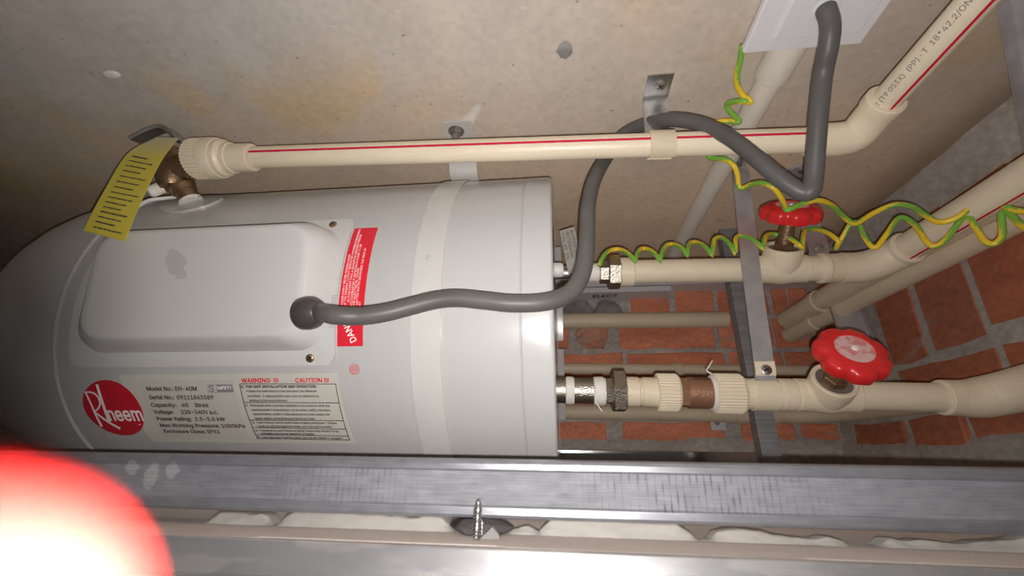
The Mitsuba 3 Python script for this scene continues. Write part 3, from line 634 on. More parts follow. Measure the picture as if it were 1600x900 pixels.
add(hw + '__elbow', tube(catmull([hp_(.372), hp_(.392), V(.410, .574, .2420), V(.428, .564, .2480), V(.442, .548, .2535)], 6), .0205, 32), 'mat_beige_pipe', 40)
sA, sB = V(.434, .557, .2505), V(.472, .24, .2720)
collar(hw + '__collar', sA + unit(sB - sA) * .006, sB - sA, .008, .0215)
pprpipe(hw + '__slanted_pipe', sA, sB, .0172, (-.25, .05, -1), sr=.0012)

# cold water pipe
cw = thing('cold_water_pipe', 'lower beige pipe with ribbed unions, brass check valve and second red handle', 'pipe')
CY = .560
def cz(x): return .0775 - .0195 * x
def cp(x): return V(x, CY, cz(x))
cdv = unit(cp(1) - cp(0))
add(cw + '__nipple', lathe([(0, .019), (.006, .019), (.0065, .0158), (.066, .0158)], cp(-.0168), cdv, 32), 'mat_nickel', 35, label='wet steel nipple')
tp = [(0, .0145), (.002, .0172), (.010, .0170), (.013, .0150)]
add(cw + '__thread_tape', lathe(tp, cp(.0025), cdv, 24), 'mat_ptfe_tape', 35, label='white thread tape')
add(cw + '__thread_tape', lathe([(0, .0140), (.002, .0172), (.012, .0178), (.016, .0160)], cp(.0365), cdv, 24), 'mat_ptfe_tape', 35)
tt = catmull([cp(.040) + V(0, -.016, .008), cp(.042) + V(-.003, -.0175, -.002), cp(.042) + V(-.003, -.015, -.014), cp(.044) + V(.002, -.013, -.026)], 6)
add(cw + '__tape_end', tube(tt, np.linspace(.0013, .0009, len(tt)), 6), 'mat_ptfe_tape', True)
add(cw + '__brass_collar', hexnut(cp(.051), cdv, .013, .0165), 'mat_nickel', False, label='nickel plated collar')
add(cw + '__hex_nut', hexnut(cp(.0605), cdv, .0165, .0265), 'mat_nickel', False, label='large nickel plated hex nut')
collar(cw + '__coupling', cp(.0765), cdv, .0165, .0180)
add(cw + '__joint_ring', lathe([(0, .0162), (.002, .0170), (.005, .0165)], cp(.0925), cdv, 32), 'mat_beige_old', 35)
collar(cw + '__coupling', cp(.0965), cdv, .0205, .0178)
def bignut(key, x, L, r, flip=False):
    pr = [(0, r * .93), (.0012, r), (L * .9, r * 1.0), (L * .93, r * .96), (L, r * .9)]
    return add(key, lathe(pr, cp(x), cdv, 38 * 6, (38, .022)), 'mat_beige_pipe', 30, label='ribbed union nut')
bignut(cw + '__union_nut', .1135, .0265, .0222)
add(cw + '__check_valve', join([hexnut(cp(.1395), cdv, .011, .0185), lathe([(.010, .0175), (.012, .0188), (.034, .0186), (.040, .0176)], cp(.139), cdv, 36)]), 'mat_bronze', 30, label='brown brass check valve with cast letters')
pipetext('ONE', cp(.156), cp(.176), .0189, (0, -.55, .75), .0055, 'mat_print_black', cw + '__cast_lettering')
add(cw + '__thread_tape', lathe([(0, .0195), (.003, .0225), (.0045, .020)], cp(.1765), cdv, 24), 'mat_ptfe_tape', 35)
tw = catmull([cp(.178) + V(0, -.012, .021), cp(.177) + V(-.004, -.012, .025), cp(.178) + V(-.001, -.012, .031), cp(.181) + V(0, -.012, .037)], 5)
add(cw + '__tape_end', tube(tw, np.linspace(.0011, .0006, len(tw)), 6), 'mat_ptfe_tape', True)
bignut(cw + '__union_nut', .180, .034, .0232)
collar(cw + '__coupling', cp(.2125), cdv, .0175, .0182)
pprpipe(cw + '__straight_pipe', cp(.225), cp(.30), .0172)
collar(cw + '__collar', cp(.2545), cdv, .016, .0188)
pprpipe(cw + '__straight_pipe', cp(.33), cp(.470), .0162)
collar(cw + '__elbow_collar', cp(.428), cdv, .015, .0200)
add(cw + '__elbow', join([tube(catmull([cp(.440), cp(.462), V(.482, .553, .0720), V(.495, .530, .0770), V(.500, .500, .0810), V(.501, .47, .0840)], 8), np.r_[np.linspace(.0195, .0225, 12), np.full(29, .0225)], 32)]), 'mat_beige_pipe', 40)
collar(cw + '__elbow_collar', V(.4995, .512, .0795), (.002, -.1, .011), .012, .0245)
pprpipe(cw + '__straight_pipe', V(.5005, .50, .081), V(.5015, .20, .10), .0172)

# stop valves with red wheels
def stop_valve(c, ddir, wheel, label, xd, L=.066, r=.0190, neck=.030):
    k = thing('stop_valve', label, 'valve', 'red-handled stop valves on the beige pipes')
    labels[k].pop('group')
    c, ddir, xd = V(c), unit(ddir), unit(xd)
    add(k + '__body', join([lathe([(-L / 2, r - .001), (-L / 2 + .001, r), (-L / 2 + .016, r), (-L / 2 + .018, r * 1.0), (0, r * 1.12), (L / 2 - .018, r), (L / 2 - .001, r), (L / 2, r - .001)], c, xd, 40),
                             lathe([(-.008, .0195), (.006, .0220), (.012, .0235), (neck - .004, .0240), (neck - .001, .0236), (neck, .0222), (neck - .0005, .0190), (neck - .004, .0186)], c, ddir, 44)]), 'mat_beige_pipe', 32)
    add(k + '__bonnet', join([lathe([(neck - .006, .0188), (neck - .0035, .0186)], c, ddir, 40)]), 'mat_dull_steel', 30, label='dull metal bonnet')
    add(k + '__stem', join([hexnut(c + ddir * (neck - .004), ddir, .009, .0125), lathe([(neck + .004, .0098), (neck + .020, .0090), (wheel, .0080)], c, ddir, 28)]), 'mat_brass', 30, label='worn brass stem')
    n, rw, hw_ = 168, .0345, .017
    a, b, d = frame(ddir, xd)
    tha = np.arange(n) * 2 * np.pi / n
    lob = 1 + .048 * np.cos(7 * tha + .5) - .022 * np.cos(14 * tha + 1.0)
    prof = [(-.002, .30, 0), (-.006, .82, .9), (-.0055, .93, 1), (-.003, .985, 1), (.004, 1.0, 1), (.008, .97, 1), (.0105, .90, .9), (.0125, .78, .55), (.0137, .62, .12), (.0138, .56, 0), (.0128, .545, 0), (.0128, .0, 0)]
    rings = []
    for t, q, w in prof:
        rr = rw * q * (1 + w * (lob - 1))
        rings.append(c + d * (wheel + t) + rr[:, None] * (np.cos(tha)[:, None] * a + np.sin(tha)[:, None] * b) if q > 0 else c + d * (wheel + t) + 1e-5 * (np.cos(tha)[:, None] * a + np.sin(tha)[:, None] * b))
    wk = add(k + '__hand_wheel', loft(rings), 'mat_handle_red', 40, label='seven-lobed red plastic hand wheel')
    add(wk + '__worn_disc', lathe([(.0125, .0186), (.0132, .0184), (.0134, .001)], c + d * wheel, d, 40), 'mat_handle_worn', 30, label='worn whitish disc')
    add(wk + '__centre_screw', join([lathe([(.0130, .0036), (.0146, .0030), (.0150, .0012)], c + d * wheel, d, 16)]), 'mat_print_white', 30)
    return k
stop_valve(V(.2960, HY, hz(.296)), (0, -.715, .70), .075, 'upper stop valve, its red lobed wheel partly under the grey cable bend', hp_(1) - hp_(0), neck=.0325)
stop_valve(V(.3056, CY, cz(.3056)), (0, -.885, .465), .070, 'lower stop valve with red lobed wheel facing out, in front of the brick wall', cdv)

# ------------------------------------------------------------------ straps and studs
sb = thing('pipe_bracket', 'long flat zinc strap bolted to the slab, screwed to the lower pipe clip', 'bracket')
sx0, sy0 = .2725, .545
sp = [(.2795, .537, .3985), (.2795, .550, .3985), (.2795, .5535, .3955), (.279, .5540, .385), (.2775, .5440, .30), (.2745, .5380, .20), (.2730, .5350, .118), (.2730, .5345, .098)]
sp = [V((0.2541, 0.5404, 0.3985)), V((0.2654, 0.5650, 0.3985)), V((0.2633, 0.5600, 0.3861)), V((0.2587, 0.5560, 0.3512)), V((0.2497, 0.5530, 0.2507)), V((0.2438, 0.5500, 0.1786)), V((0.2382, 0.5450, 0.1126)), V((0.2355, 0.5430, 0.0866))]
add(sb + '__strap', strip(catmull(sp, 5), [.0225] * 36, .003, (1, 0, 0)), 'mat_strut_zinc', 30)
bb = V((0.2555, 0.5430, 0.3960))
add(sb + '__bolt', join([hexnut(bb, (0, 0, -1), .005, .007), rod(bb, bb - V(0, 0, .010), .0038, 12)]), 'mat_dull_steel', 30, label='small dark bolt')
cq = V((0.2441, 0.5600, 0.0923)); ta = np.linspace(math.radians(60), math.radians(-200), 24); cc = cp(.2365)
add(sb + '__clip', join([strip(np.stack([np.full(24, .2365), CY - np.cos(ta) * .0188, cc[2] + np.sin(ta) * .0188], 1), .026, .0018, (1, 0, 0)), strip(catmull([V(.2365, .5395, .1080), V(.2365, .5415, .094), V(.2365, .5475, .0880)], 4), .0225, .0018, (1, 0, 0))]), 'mat_beige_pipe', 30, label='beige pipe clip')
ssn = V((0.2371, 0.5400, 0.0980))
add(sb + '__screw', lathe([(0, .0062), (.0015, .0060), (.0024, .004)], ssn, (0, -1, .1), 20), 'mat_steel', 30, label='steel cross-head screw')
add(sb + '__screw_slot', slot(ssn + V(0, -.0024, .0002), (0, -1, .1), .005), 'mat_black_metal', False)

pb = thing('pipe_bracket', 'shorter zinc strap with a rounded foot on the slab behind the upper red wheel', 'bracket')
fp = [V((0.3509, 0.5729, 0.3985)), V((0.3615, 0.5975, 0.3985)), V((0.3669, 0.6086, 0.3955)), V((0.3616, 0.6000, 0.3304)), V((0.3563, 0.5850, 0.2773)), V((0.3474, 0.5750, 0.2564))]
add(pb + '__strap', strip(catmull(fp, 6), .026, .0025, (1, 0, 0)), 'mat_strut_zinc', 30)
add(pb + '__foot', join([lathe([(0, .016), (.003, .0155)], V((0.3553, 0.5802, 0.3990)), (0, 0, -1), 28)]), 'mat_strut_zinc', 30)
add(pb + '__bolt', join([hexnut(V((0.3555, 0.5745, 0.3960)), (0, 0, -1), .004, .006)]), 'mat_dull_steel', 30)
cc2 = hp_(.356); 
add(pb + '__clip', strip(np.stack([np.full(24, .366), HY - np.cos(ta) * .0188, hz(.366) + np.sin(ta) * .0188], 1), .024, .0018, (1, 0, 0)), 'mat_beige_old', 30, label='beige pipe clip')
sc2 = V((0.3534, 0.5800, 0.2720))
add(pb + '__screw', lathe([(0, .0055), (.0015, .0053), (.0022, .0035)], sc2, (0, -1, -.2), 20), 'mat_steel', 30, label='steel cross-head screw')

def cprof(w, d, t, lip=.006):
    return LineString([(-w / 2 + lip, d), (-w / 2, d), (-w / 2, 0), (w / 2, 0), (w / 2, d), (w / 2 - lip, d)]).buffer(t / 2, cap_style=2, join_style=1)
ss = thing('steel_stud', 'grey galvanised channel stud standing behind the long zinc strap', 'stud')
a0, a1 = V(.3125, .745, -.0500), V(.2790, .755, .3995)
add(ss + '__channel', join([extrude(cprof(.027, .022, .0012), np.linalg.norm(a1 - a0), a0, (1, 0, .0), np.cross(unit(a1 - a0), (1, 0, 0)))]), 'mat_stud_zinc', False)
m = text_flat('NS 25 ZINC', 0, .06, 0, .010, .0004); v = m.vertices
hs_ = thing('hanging_channel', 'grey metal hanger channel at the top right corner near the slab edge', 'channel')
b0, b1 = V((0.3959, 0.3029, 0.3990)), V((0.5000, 0.4327, 0.3026))
dv = unit(b1 - b0); exx = unit(np.cross(dv, (0.35, .9, 0)))
add(hs_ + '__channel', extrude(LineString([(-.016, .004), (-.0005, 0), (.004, .018)]).buffer(.0006, cap_style=2, join_style=1), np.linalg.norm(b1 - b0), b0 - exx * .0, exx, np.cross(dv, exx)), 'mat_strut_zinc', False)
ag = thing('steel_angle', 'grey steel angle leaning in the wall corner behind the lower red wheel', 'steel angle')
g0, g1 = V((0.5079, 0.8000, 0.2781)), V((0.4850, 0.7700, 0.1161)); gv = unit(g1 - g0)
add(ag + '__web', extrude(LineString([(0, .010), (0, 0), (.042, 0), (.0435, .006)]).buffer(.0010, cap_style=2), np.linalg.norm(g1 - g0), g0 - V(.030, 0, 0), (1, -.3, 0), np.cross(gv, unit((1, -.3, 0)))), 'mat_strut_zinc', False)

# ------------------------------------------------------------------ junction box, conduit, trunking
jb = thing('junction_box', 'white plastic junction box on the slab taking the grey cable', 'junction box')
q = [V((0.1820, 0.3362, 0.3660)), V((0.2825, 0.3404, 0.3660))]
jx0, jx1, jy1 = .1815, .2875, .3345
add(jb + '__face_plate', bbox(((jx0 + jx1) / 2, jy1 - .075, .3705), (jx1 - jx0, .15, .009), .0015), 'mat_white_plastic', 30)
add(jb + '__back_box', bbox(((jx0 + jx1) / 2 + .006, jy1 - .075, .3875), (jx1 - jx0 - .036, .122, .025), .001), 'mat_white_plastic', 30)
add(jb + '__cover_panel', bbox((.2345 + .0055, jy1 - .0150 - .055, .3650), (.075, .11, .0036), .0012), 'mat_white_plastic', 30)
hb = V((0.2340, 0.2915, 0.3645))
add(jb + '__cable_entry', lathe([(0, .0125), (.002, .0122), (.004, .0095)], hb + V(0, 0, .0015), (0, 0, -1), 28), 'mat_white_plastic', 40)
cu = thing('conduit', 'white plastic conduit fixed flat to the slab running back from the junction box', 'conduit')
c0, c1 = V(.2325, .330, .3855), V(.2330, .985, .3855)
add(cu + '__pipe', rod(c0, c1, .0136, 28), 'mat_white_conduit', 40)
add(cu + '__coupling', lathe([(0, .0175), (.056, .0175), (.059, .0150)], c0 + V(0, -.004, 0), c1 - c0, 28), 'mat_white_conduit', 40)
tr = thing('cable_trunking', 'white cable trunking marked ELECT on the brick wall under the slab', 'trunking')
add(tr + '__channel', bbox((.18, .974, .383), (.74, .052, .033), .001), 'mat_trunk_white', 30)
lid = tr + '__lid'
l0, l1 = V((-0.0222, 0.9250, 0.3391)), V((0.2422, 0.9250, 0.3321))
add(lid, bbox((.098, .969, .3555), (.30, .052, .0125), .001), 'mat_trunk_white', 30, label='loose white trunking lid')
m = text_flat('ELECT', 0.075, .131, 0, .017, .0004, True); v = m.vertices
add(lid + '__lettering', mk(np.c_[v[:, 0], .976 - v[:, 1], .3491 - v[:, 2]], m.faces), 'mat_print_black', False, label='black word')

# ------------------------------------------------------------------ pipes low on the back wall
def backpipe(pts, r, label, clips=(), printed=None, coll=()):
    k = thing('wall_pipe', label, 'pipe')
    add(k + '__tube', tube(pts, r, 24), 'mat_beige_old', 40)
    for p, d in clips:
        add(k + '__clip', lathe([(-.009, r + .0015), (-.008, r + .0025), (.008, r + .0025), (.009, r + .0015)], p, d, 28), 'mat_beige_old', 35)
    for p, d, L, rr in coll: collar(k + '__coupling', p, d, L, rr, 'mat_beige_old')
    return k
backpipe([V(-.6, .945, .289), V((0.3555, 0.9450, 0.2806))], .0172, 'dull beige pipe along the brick wall just under the trunking lid')
k = backpipe([V(-.6, .965, .190), V(.56, .965, .172)], .0118, 'thin beige wall pipe right behind the top of the cold water fittings', clips=[(V(.245, .965, .1768), (1, 0, -.015))])
k = backpipe([V(-.6, .962, .096), V(.385, .962, .0835)], .0150, 'beige wall pipe below the cold water pipe', clips=[(V(.335, .962, .0842), (1, 0, -.013))], coll=[(V(.345, .962, .084), (1, 0, -.01), .075, .0182)])
k2 = backpipe(catmull([V(.41, .962, .0835), V(.47, .955, .082), V(.515, .90, .082), V(.525, .80, .082), V(.525, .40, .078)], 6), .0150, 'beige wall pipe turning forward along the right wall under the cold water pipe', coll=[(V(.405, .962, .0835), (1, 0, -.01), .02, .0182)])
dg0, dg1 = V((0.4444, 0.9300, 0.2618)), V((0.4969, 0.6000, 0.2751))
d0, d1 = V(.46, .915, .268), V(.505, .50, .283)
k = backpipe([d0, d0 + (d1 - d0) * .5, d1 + (d1 - d0) * .6], .0185, 'beige pipe slanting forward from the wall under the hot water elbow', coll=[(d0 + (d1 - d0) * .22, d1 - d0, .018, .0215)])
e0, e1 = V(.475, .945, .245), V(.535, .45, .268)
k = backpipe([e0, e0 + (e1 - e0) * .5, e1 + (e1 - e0) * .4], .0165, 'rear beige pipe slanting beside the right wall, partly behind another', coll=[(e0 + (e1 - e0) * .14, e1 - e0, .02, .0190)])
wc = thing('wall_clip', 'small white square clip on the bricks below the wall pipes', 'clip')
wp = V((0.3193, 0.9900, 0.0671))
add(wc + '__plate', bbox(wp, (.030, .004, .024), .0008), 'mat_trunk_white', False)
add(wc + '__screw', lathe([(0, .0055), (.002, .005)], wp + V(-.002, -.002, .003), (0, -1, 0), 16), 'mat_dull_steel', 30)

# ------------------------------------------------------------------ grey cable and its saddle, earth wires
gc = catmull([gp + gd * .004, gp + gd * .014, V((-0.1921, 0.3330, 0.1090)), V((-0.1719, 0.3385, 0.1092)), V((-0.1514, 0.3430, 0.1131)), V((-0.1310, 0.3480, 0.1201)), V((-0.1095, 0.3510, 0.1265)), V((-0.0897, 0.3520, 0.1282)), V((-0.0641, 0.3530, 0.1255)), V((-0.0418, 0.3540, 0.1230)), V((-0.0142, 0.3580, 0.1249)), V((0.0071, 0.3640, 0.1342)), V((0.0192, 0.3700, 0.1529)), V((0.0246, 0.3760, 0.1760)), V((0.0277, 0.3850, 0.2079)), V((0.0312, 0.3960, 0.2437)), V((0.0409, 0.4120, 0.2858)), V((0.0586, 0.4320, 0.3299)), V((0.0835, 0.4460, 0.3725)), V((0.1065, 0.4250, 0.3678)), V((0.1288, 0.4020, 0.3518)), V((0.1541, 0.3910, 0.3336)), V((0.1762, 0.3820, 0.3065)), V((0.1933, 0.3760, 0.2761)), V((0.2084, 0.3740, 0.2513)), V((0.2203, 0.3730, 0.2363)), V((0.2271, 0.3720, 0.2311)), V((0.2311, 0.3690, 0.2309)), V((0.2341, 0.3660, 0.2412)), V((0.2353, 0.3560, 0.2619)), V((0.2365, 0.3400, 0.2915)), V((0.2395, 0.3260, 0.3221)), V((0.2378, 0.3093, 0.3340)), V((0.2369, 0.2995, 0.3435)), V((0.2361, 0.2948, 0.3530)), V((0.2335, 0.2912, 0.3610)), hb + V(0, 0, .002)], 6)
add('power_cable', tube(gc, .0080, 18), 'mat_cable_grey', True, label='thick grey cable from the terminal cover gland over the tank to the junction box', category='cable')

def wire(key, pts, r, label, seed=0, pitch=.085):
    p = V(pts); n = 12; m = tube(p, r, n)
    L = np.r_[0, np.cumsum(np.linalg.norm(np.diff(p, axis=0), axis=1))]
    ang = np.arange(n) * 2 * np.pi / n
    ph_ = np.mod(ang[None, :] + 2 * np.pi * L[:, None] / pitch + seed, 2 * np.pi)
    g = (ph_ < np.pi).reshape(-1); g = np.r_[g, g[:1], g[-1:]]
    col = np.where(g[:, None], V(.19, .42, .06), V(.78, .54, .035))
    scene[key] = mikit.ply(m, 'mat_wire_sheath', smooth=True, color=col)
    labels[key] = {'label': label, 'category': 'wire'}
def helix(ext, y, a, m=14):
    """ext: alternating low and high points (x, z) of a coil whose axis runs along x"""
    out = []
    for i in range(len(ext) - 1):
        (xa, _, za), (xb, _, zb) = ext[i], ext[i + 1]; up = zb > za
        yy, y2 = y[i], y[i + 1]
        for t in np.arange(m) / m:
            s = math.sin(math.pi * t / 2) if up else 1 - math.cos(math.pi * t / 2)
            out.append((xa + (xb - xa) * (t ** 1.25 if up else 1 - (1 - t) ** .9), yy + (y2 - yy) * t + (-a * math.cos(math.pi * t) if up else a * math.cos(math.pi * t)), za + (zb - za) * s))
    return out
ext = [(0.0536, 0.5560, 0.2403), (0.0809, 0.5560, 0.2743), (0.1010, 0.5560, 0.2444), (0.1181, 0.5560, 0.2737), (0.1331, 0.5560, 0.2442), (0.1563, 0.5560, 0.2790), (0.1689, 0.5560, 0.2505), (0.1853, 0.5560, 0.2807), (0.1980, 0.5500, 0.2466), (0.2182, 0.5480, 0.2828), (0.2245, 0.5450, 0.2461), (0.2401, 0.5380, 0.2784), (0.2552, 0.5360, 0.2470), (0.2841, 0.5400, 0.2803), (0.3064, 0.5450, 0.2512), (0.3408, 0.5500, 0.2907), (0.3523, 0.5450, 0.2539)]
hx_ = helix(ext, [e[1] for e in ext], .0105)
rest = [ext[-1], (0.3590, 0.5350, 0.2667), (0.3653, 0.5250, 0.2783), (0.3701, 0.5200, 0.2735), (0.3690, 0.5150, 0.2522), (0.3726, 0.5100, 0.2367), (0.3849, 0.5050, 0.2497), (0.4026, 0.5000, 0.2702), (0.4077, 0.4900, 0.2540), (0.4041, 0.4800, 0.2293), (0.4066, 0.4750, 0.2196), (0.4178, 0.4700, 0.2266), (0.4344, 0.4600, 0.2477), (0.4348, 0.4550, 0.2309), (0.4331, 0.4500, 0.2126), (0.4356, 0.4450, 0.2063), (0.4412, 0.4400, 0.2128), (0.4459, 0.4370, 0.2351), (0.4475, 0.4320, 0.2335), (0.4426, 0.4200, 0.2111), (0.4377, 0.4000, 0.1893)]
wire('earth_wire', np.vstack([hx_, catmull(rest, 6)]), .0031, 'green and yellow earth wire coiled along the hot water pipe from its steel nipple', 0.3)
w2 = [(0.1902, 0.3466, 0.3920), (0.1930, 0.3611, 0.3890), (0.1950, 0.3774, 0.3860), (0.1993, 0.3906, 0.3840), (0.2081, 0.4020, 0.3800), (0.2135, 0.4019, 0.3720), (0.2152, 0.4038, 0.3700), (0.2072, 0.4032, 0.3720), (0.1994, 0.4126, 0.3800), (0.1978, 0.4194, 0.3820), (0.2033, 0.4257, 0.3770), (0.2133, 0.4325, 0.3710), (0.2124, 0.4345, 0.3700), (0.2023, 0.4381, 0.3760), (0.1908, 0.4413, 0.3760), (0.1840, 0.4550, 0.3671), (0.1827, 0.4600, 0.3473), (0.1897, 0.4650, 0.3440), (0.2064, 0.4700, 0.3448), (0.2170, 0.4750, 0.3392), (0.2207, 0.4780, 0.3279), (0.2204, 0.4800, 0.3126), (0.2252, 0.4820, 0.3099), (0.2387, 0.4850, 0.3167), (0.2531, 0.4880, 0.3197), (0.2659, 0.4900, 0.3119), (0.2701, 0.4870, 0.2941), (0.2679, 0.4800, 0.2766), (0.2725, 0.4780, 0.2760), (0.2872, 0.4780, 0.2822), (0.3055, 0.4800, 0.2868), (0.3259, 0.4920, 0.2870), (0.3476, 0.5100, 0.2824), (0.3580, 0.5150, 0.2748), (0.3657, 0.5150, 0.2736), (0.3834, 0.5100, 0.2832), (0.4012, 0.5000, 0.2878), (0.4114, 0.4900, 0.2784), (0.4130, 0.4800, 0.2613), (0.4157, 0.4700, 0.2464), (0.4257, 0.4600, 0.2457), (0.4359, 0.4500, 0.2533), (0.4446, 0.4420, 0.2587), (0.4474, 0.4360, 0.2501), (0.4483, 0.4300, 0.2374), (0.4513, 0.4200, 0.2276), (0.4480, 0.4000, 0.2165)]
wire('earth_wire_001', catmull(w2, 6), .0032, 'green and yellow earth wire hanging from the junction box corner, crossing the upper red wheel', 2.0)
nt = thing('metal_nameplate', 'small stamped steel tag standing beside the tank end', 'nameplate')
na, nb_ = V((0.0064, 0.5450, 0.2939)), V((0.0186, 0.5450, 0.2367))
na0, na1, na2, na3 = V((0.0011, 0.5500, 0.2978)), V((0.0220, 0.5500, 0.3040)), V((0.0255, 0.5520, 0.2348)), V((0.0116, 0.5520, 0.2324))
rb, *_ = ribbon([na0, (na0 + na3) / 2, na3], [na1, V((0.0256, 0.5510, 0.2811)), na2], .0010, 4)
add(nt + '__plate', rb, 'mat_tag_steel', False)
e = unit(na3 - na0); g = unit(na1 - na0); nn = unit(np.cross(e, g)); nn = nn if nn[1] < 0 else -nn
tx = []
for i, w in enumerate(('AUSTRALIAN', 'WATERMARK', 'VALVE 25')):
    m = text_flat(w, 0, .042, 0, .0042, .0004, True); v = m.vertices
    tx.append(mk(na1 - g * (.003 + .0065 * (i + .6)) + e * .004 + v[:, :1] * e + v[:, 1:2] * g + (v[:, 2:] + .0005) * nn, m.faces))
add(nt + '__lettering', join(tx), 'mat_dull_steel', False, label='stamped lettering')
ec = thing('earth_clamp', 'dark metal clamp screw joining the earth wire to the hot outlet nipple', 'clamp')
add(ec + '__band', lathe([(0, .0112), (.007, .0112)], hp_(.030), hp_(1) - hp_(0), 28), 'mat_black_metal', 35)
add(ec + '__screw_block', bbox(hp_(.037) + V(0, -.012, .012), (.013, .010, .015), .001), 'mat_black_metal', False)
add(ec + '__screw', lathe([(0, .0042), (.003, .0036)], hp_(.036) + V(.0, -.017, .012), (.1, -1, .1), 16), 'mat_brass', 30)
add(ec + '__screw', lathe([(0, .0052), (.003, .0040)], hp_(.014) + V(.0, -.013, .012), (.1, -1, .1), 16), 'mat_steel', 30)
vb2 = thing('sensor_bush', 'white plastic bush on the tank end below the steel tag', 'bush')
add(vb2 + '__bush', lathe([(0, .0105), (.018, .0105), (.022, .0085), (.0225, .005)], V(-.0168, .555, .2400), (1, 0, 0), 24), 'mat_white_cord', 35)

# ------------------------------------------------------------------ hatch frame in front: two metal channels, plaster, packing
fc = thing('frame_channel', 'galvanised steel channel across the hatch right in front of the water heater', 'channel')
yf = .330
prof = LineString([(yf + .032, -.0030), (yf + .003, -.0030), (yf + .0008, -.0040), (yf, -.0058), (yf, -.0092), (yf + .0016, -.0104), (yf + .0018, -.0325), (yf + .0002, -.0338), (yf, -.0380), (yf + .0008, -.0394), (yf + .003, -.0400), (yf + .030, -.0400)]).buffer(.0006, cap_style=2, join_style=1)
def along_x(profile, x0, x1, tilt=0.0):
    m = trimesh.creation.extrude_polygon(profile, x1 - x0, engine='earcut'); v = m.vertices
    return mk(np.c_[x0 + v[:, 2], v[:, 0], v[:, 1] + tilt * (x0 + v[:, 2])], m.faces)
add(fc + '__section', along_x(prof, -.78, .552), 'mat_galvanised', 25)
fc2 = thing('frame_channel', 'nearest dusty metal channel along the lower edge, with plaster smears', 'channel')
y2 = .2840
prof2 = LineString([(y2 + .012, -.0640), (y2 + .0003, -.0640), (y2 - .0002, -.0505), (y2 - .0012, -.0500), (y2 - .0022, -.0506), (y2 - .0070, -.0640), (y2 - .0078, -.0665), (y2 - .0070, -.0690), (y2 + .004, -.0700)]).buffer(.0006, cap_style=2, join_style=1)
add(fc2 + '__section', along_x(prof2, -.75, .552), 'mat_dusty_metal', 25)
def plaster_lump(x0, x1, seed, zt, zb=-.0500, y0=.3335, label=None):
    n = max(16, int((x1 - x0) / .0012)); us = np.linspace(x0, x1, n)
    k = (us - x0) / (x1 - x0); env = np.minimum(1, np.minimum(us - x0, x1 - us) / .012) ** .7
    rag = meshkit.fbm(np.stack([us * 75, us * 0, us * 0 + seed], 1), 4, seed); dip = np.clip((meshkit.noise(np.stack([us * 26 + seed, us * 0, us * 0], 1), seed) - .55) * 2.2, 0, .8)
    tops = np.minimum(zt, zb + (zt - zb) * (env * 1.15 - dip + .5 * (rag - .4) * (1.2 - env * .6))); tops = np.maximum(tops, zb + .0006)
    rows_ = []
    for t in np.linspace(0, 1, 6):
        z = zb + (tops - zb) * t
        y = y0 + .004 * t + .0016 * (meshkit.fbm(np.stack([us * 90, z * 300, us * 0], 1), 2, seed + 1) - .5)
        rows_.append(np.stack([us, y, z], 1))
    rows_.append(np.stack([us, np.full(n, y0 + .016), tops - .001], 1)); rows_.append(np.stack([us, np.full(n, y0 + .018), np.full(n, zb)], 1))
    v = np.vstack(rows_); f = []
    for r_ in range(len(rows_) - 1):
        for i in range(n - 1):
            a = r_ * n + i; f += [[a, a + 1, a + n + 1], [a, a + n + 1, a + n]]
    return add('plaster_lump', mk(v, f), 'mat_plaster', 25, label=label, category='plaster')
xpl = lambda px: px
plaster_lump(-.265, -.212, 1, -.0425, label='short broken lump of cream plaster at the left between the channels')
plaster_lump(-.208, -.078, 2, -.0405, label='long cream plaster lump just left of the dark packing stone')
plaster_lump(-.0395, -.016, 3, -.0450, label='small cream plaster crumb just right of the dark packing stone')
plaster_lump(-.0225, .085, 4, -.0402, label='wide cream plaster lump near the middle with a smooth left end')
plaster_lump(.086, .176, 5, -.0405, label='cracked cream plaster lump right of the middle one')
plaster_lump(.190, .330, 6, -.0408, label='rightmost cream plaster lump at the far right between the channels')
pk = thing('packing_stone', 'dark grey packing stone wedged between the two channels below the screws', 'stone')
add(pk + '__block', lump((-.0585, .3345, -.0457), (.0215, .018, .0062), 11, 1, .35), 'mat_dark_stone', False)
sh = Polygon([(-.0555, -.0500), (-.051, -.0465), (-.0475, -.0430), (-.0435, -.0470), (-.0425, -.0500)])
add(pk + '__pale_chip', extrude(sh, .003, (0, .3160, 0), (1, 0, 0), (0, 0, 1)), 'mat_grey_shard', False, label='pale grey chip')
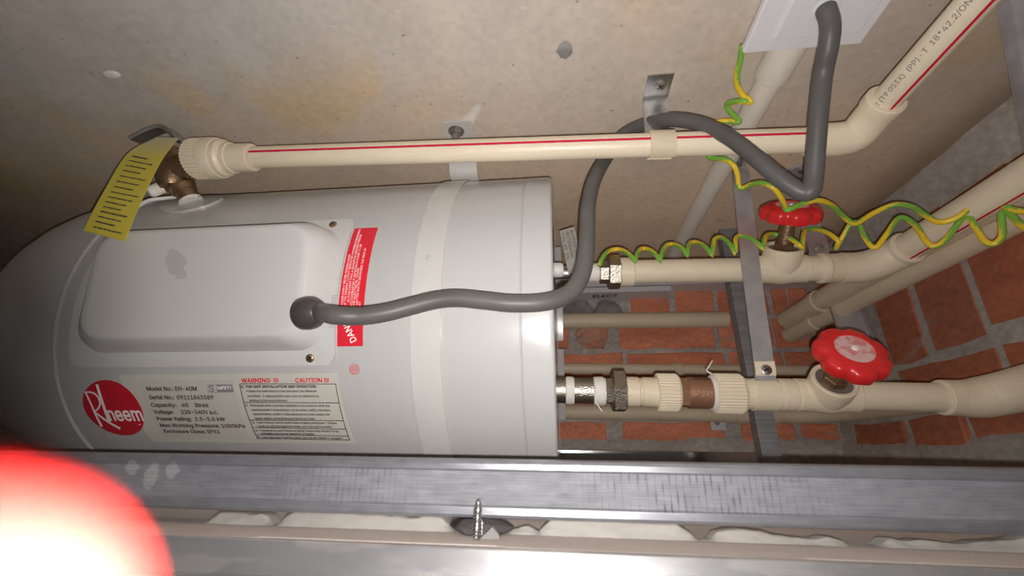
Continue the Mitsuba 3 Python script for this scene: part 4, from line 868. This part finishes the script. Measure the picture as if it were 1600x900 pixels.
def wood_screw(tip, base, r, label):
    tip, base = V(tip), V(base); L = np.linalg.norm(tip - base); d = (tip - base) / L; a, b, _ = frame(d)
    core = lathe([(0, r * .62), (L * .8, r * .6), (L, r * .08)], base, d, 14)
    ts = np.linspace(0, .97, 260); tn = max(8, int(L / .0019)); rr = r * np.where(ts > .78, (1 - ts) / .22 * .9 + .1, 1)
    hel = base + ts[:, None] * L * d + (rr * .78)[:, None] * (np.cos(ts * tn * 2 * np.pi)[:, None] * a + np.sin(ts * tn * 2 * np.pi)[:, None] * b)
    return add('wood_screw', join([core, tube(hel, r * .34, 6)]), 'mat_steel', 40, label=label, category='screw')
wood_screw((-0.0566, 0.3110, -0.0270), (-0.0571, 0.3100, -0.0496), .0026, 'long steel screw pointing up in front of the channel')
wood_screw((-0.0540, 0.3120, -0.0389), (-0.0538, 0.3120, -0.0476), .0012, 'short steel screw tip just right of the long one')
wr = thing('base_rail', 'thin bright metal rail lying along the foot of the back wall beside the tank', 'rail')
add(wr + '__angle', along_x(LineString([(.955, -.050), (.955, .0115), (.968, .0115)]).buffer(.001, cap_style=2), -.02, .40), 'mat_polished_steel', False)

# ------------------------------------------------------------------ the photographer's fingertip beside the flash
pe = thing('person', 'blurred fingertip of the person holding the camera, lit red and white at lower left', 'person')
def lens(r_, u_, w_): return V(FWD) * w_ + np.cross(V(FWD), V(UP)) * r_ + V(UP) * u_
def finger():
    import manifold3d as m3
    J = [(lens(-.0152, -.0095, .0105), .0049), (lens(-.0200, -.0180, .0108), .0060), (lens(-.0400, -.0360, .009), .0086), (lens(-.066, -.050, -.006), .0095), (lens(-.075, -.060, -.035), .0105)]
    tot = None
    for (p, r), (q, s) in zip(J[:-1], J[1:]):
        pts = []
        for c, rad in ((p, r), (q, s)):
            pts.append(trimesh.creation.icosphere(3).vertices * rad + c)
        h = m3.Manifold.hull_points(np.vstack(pts).astype(np.float32)); tot = h if tot is None else tot + h
    g = tot.refine_to_length(.0018).to_mesh(); m = trimesh.Trimesh(g.vert_properties[:, :3], g.tri_verts)
    trimesh.smoothing.filter_taubin(m, iterations=12); return m
add(pe + '__finger', finger(), 'mat_skin', True)
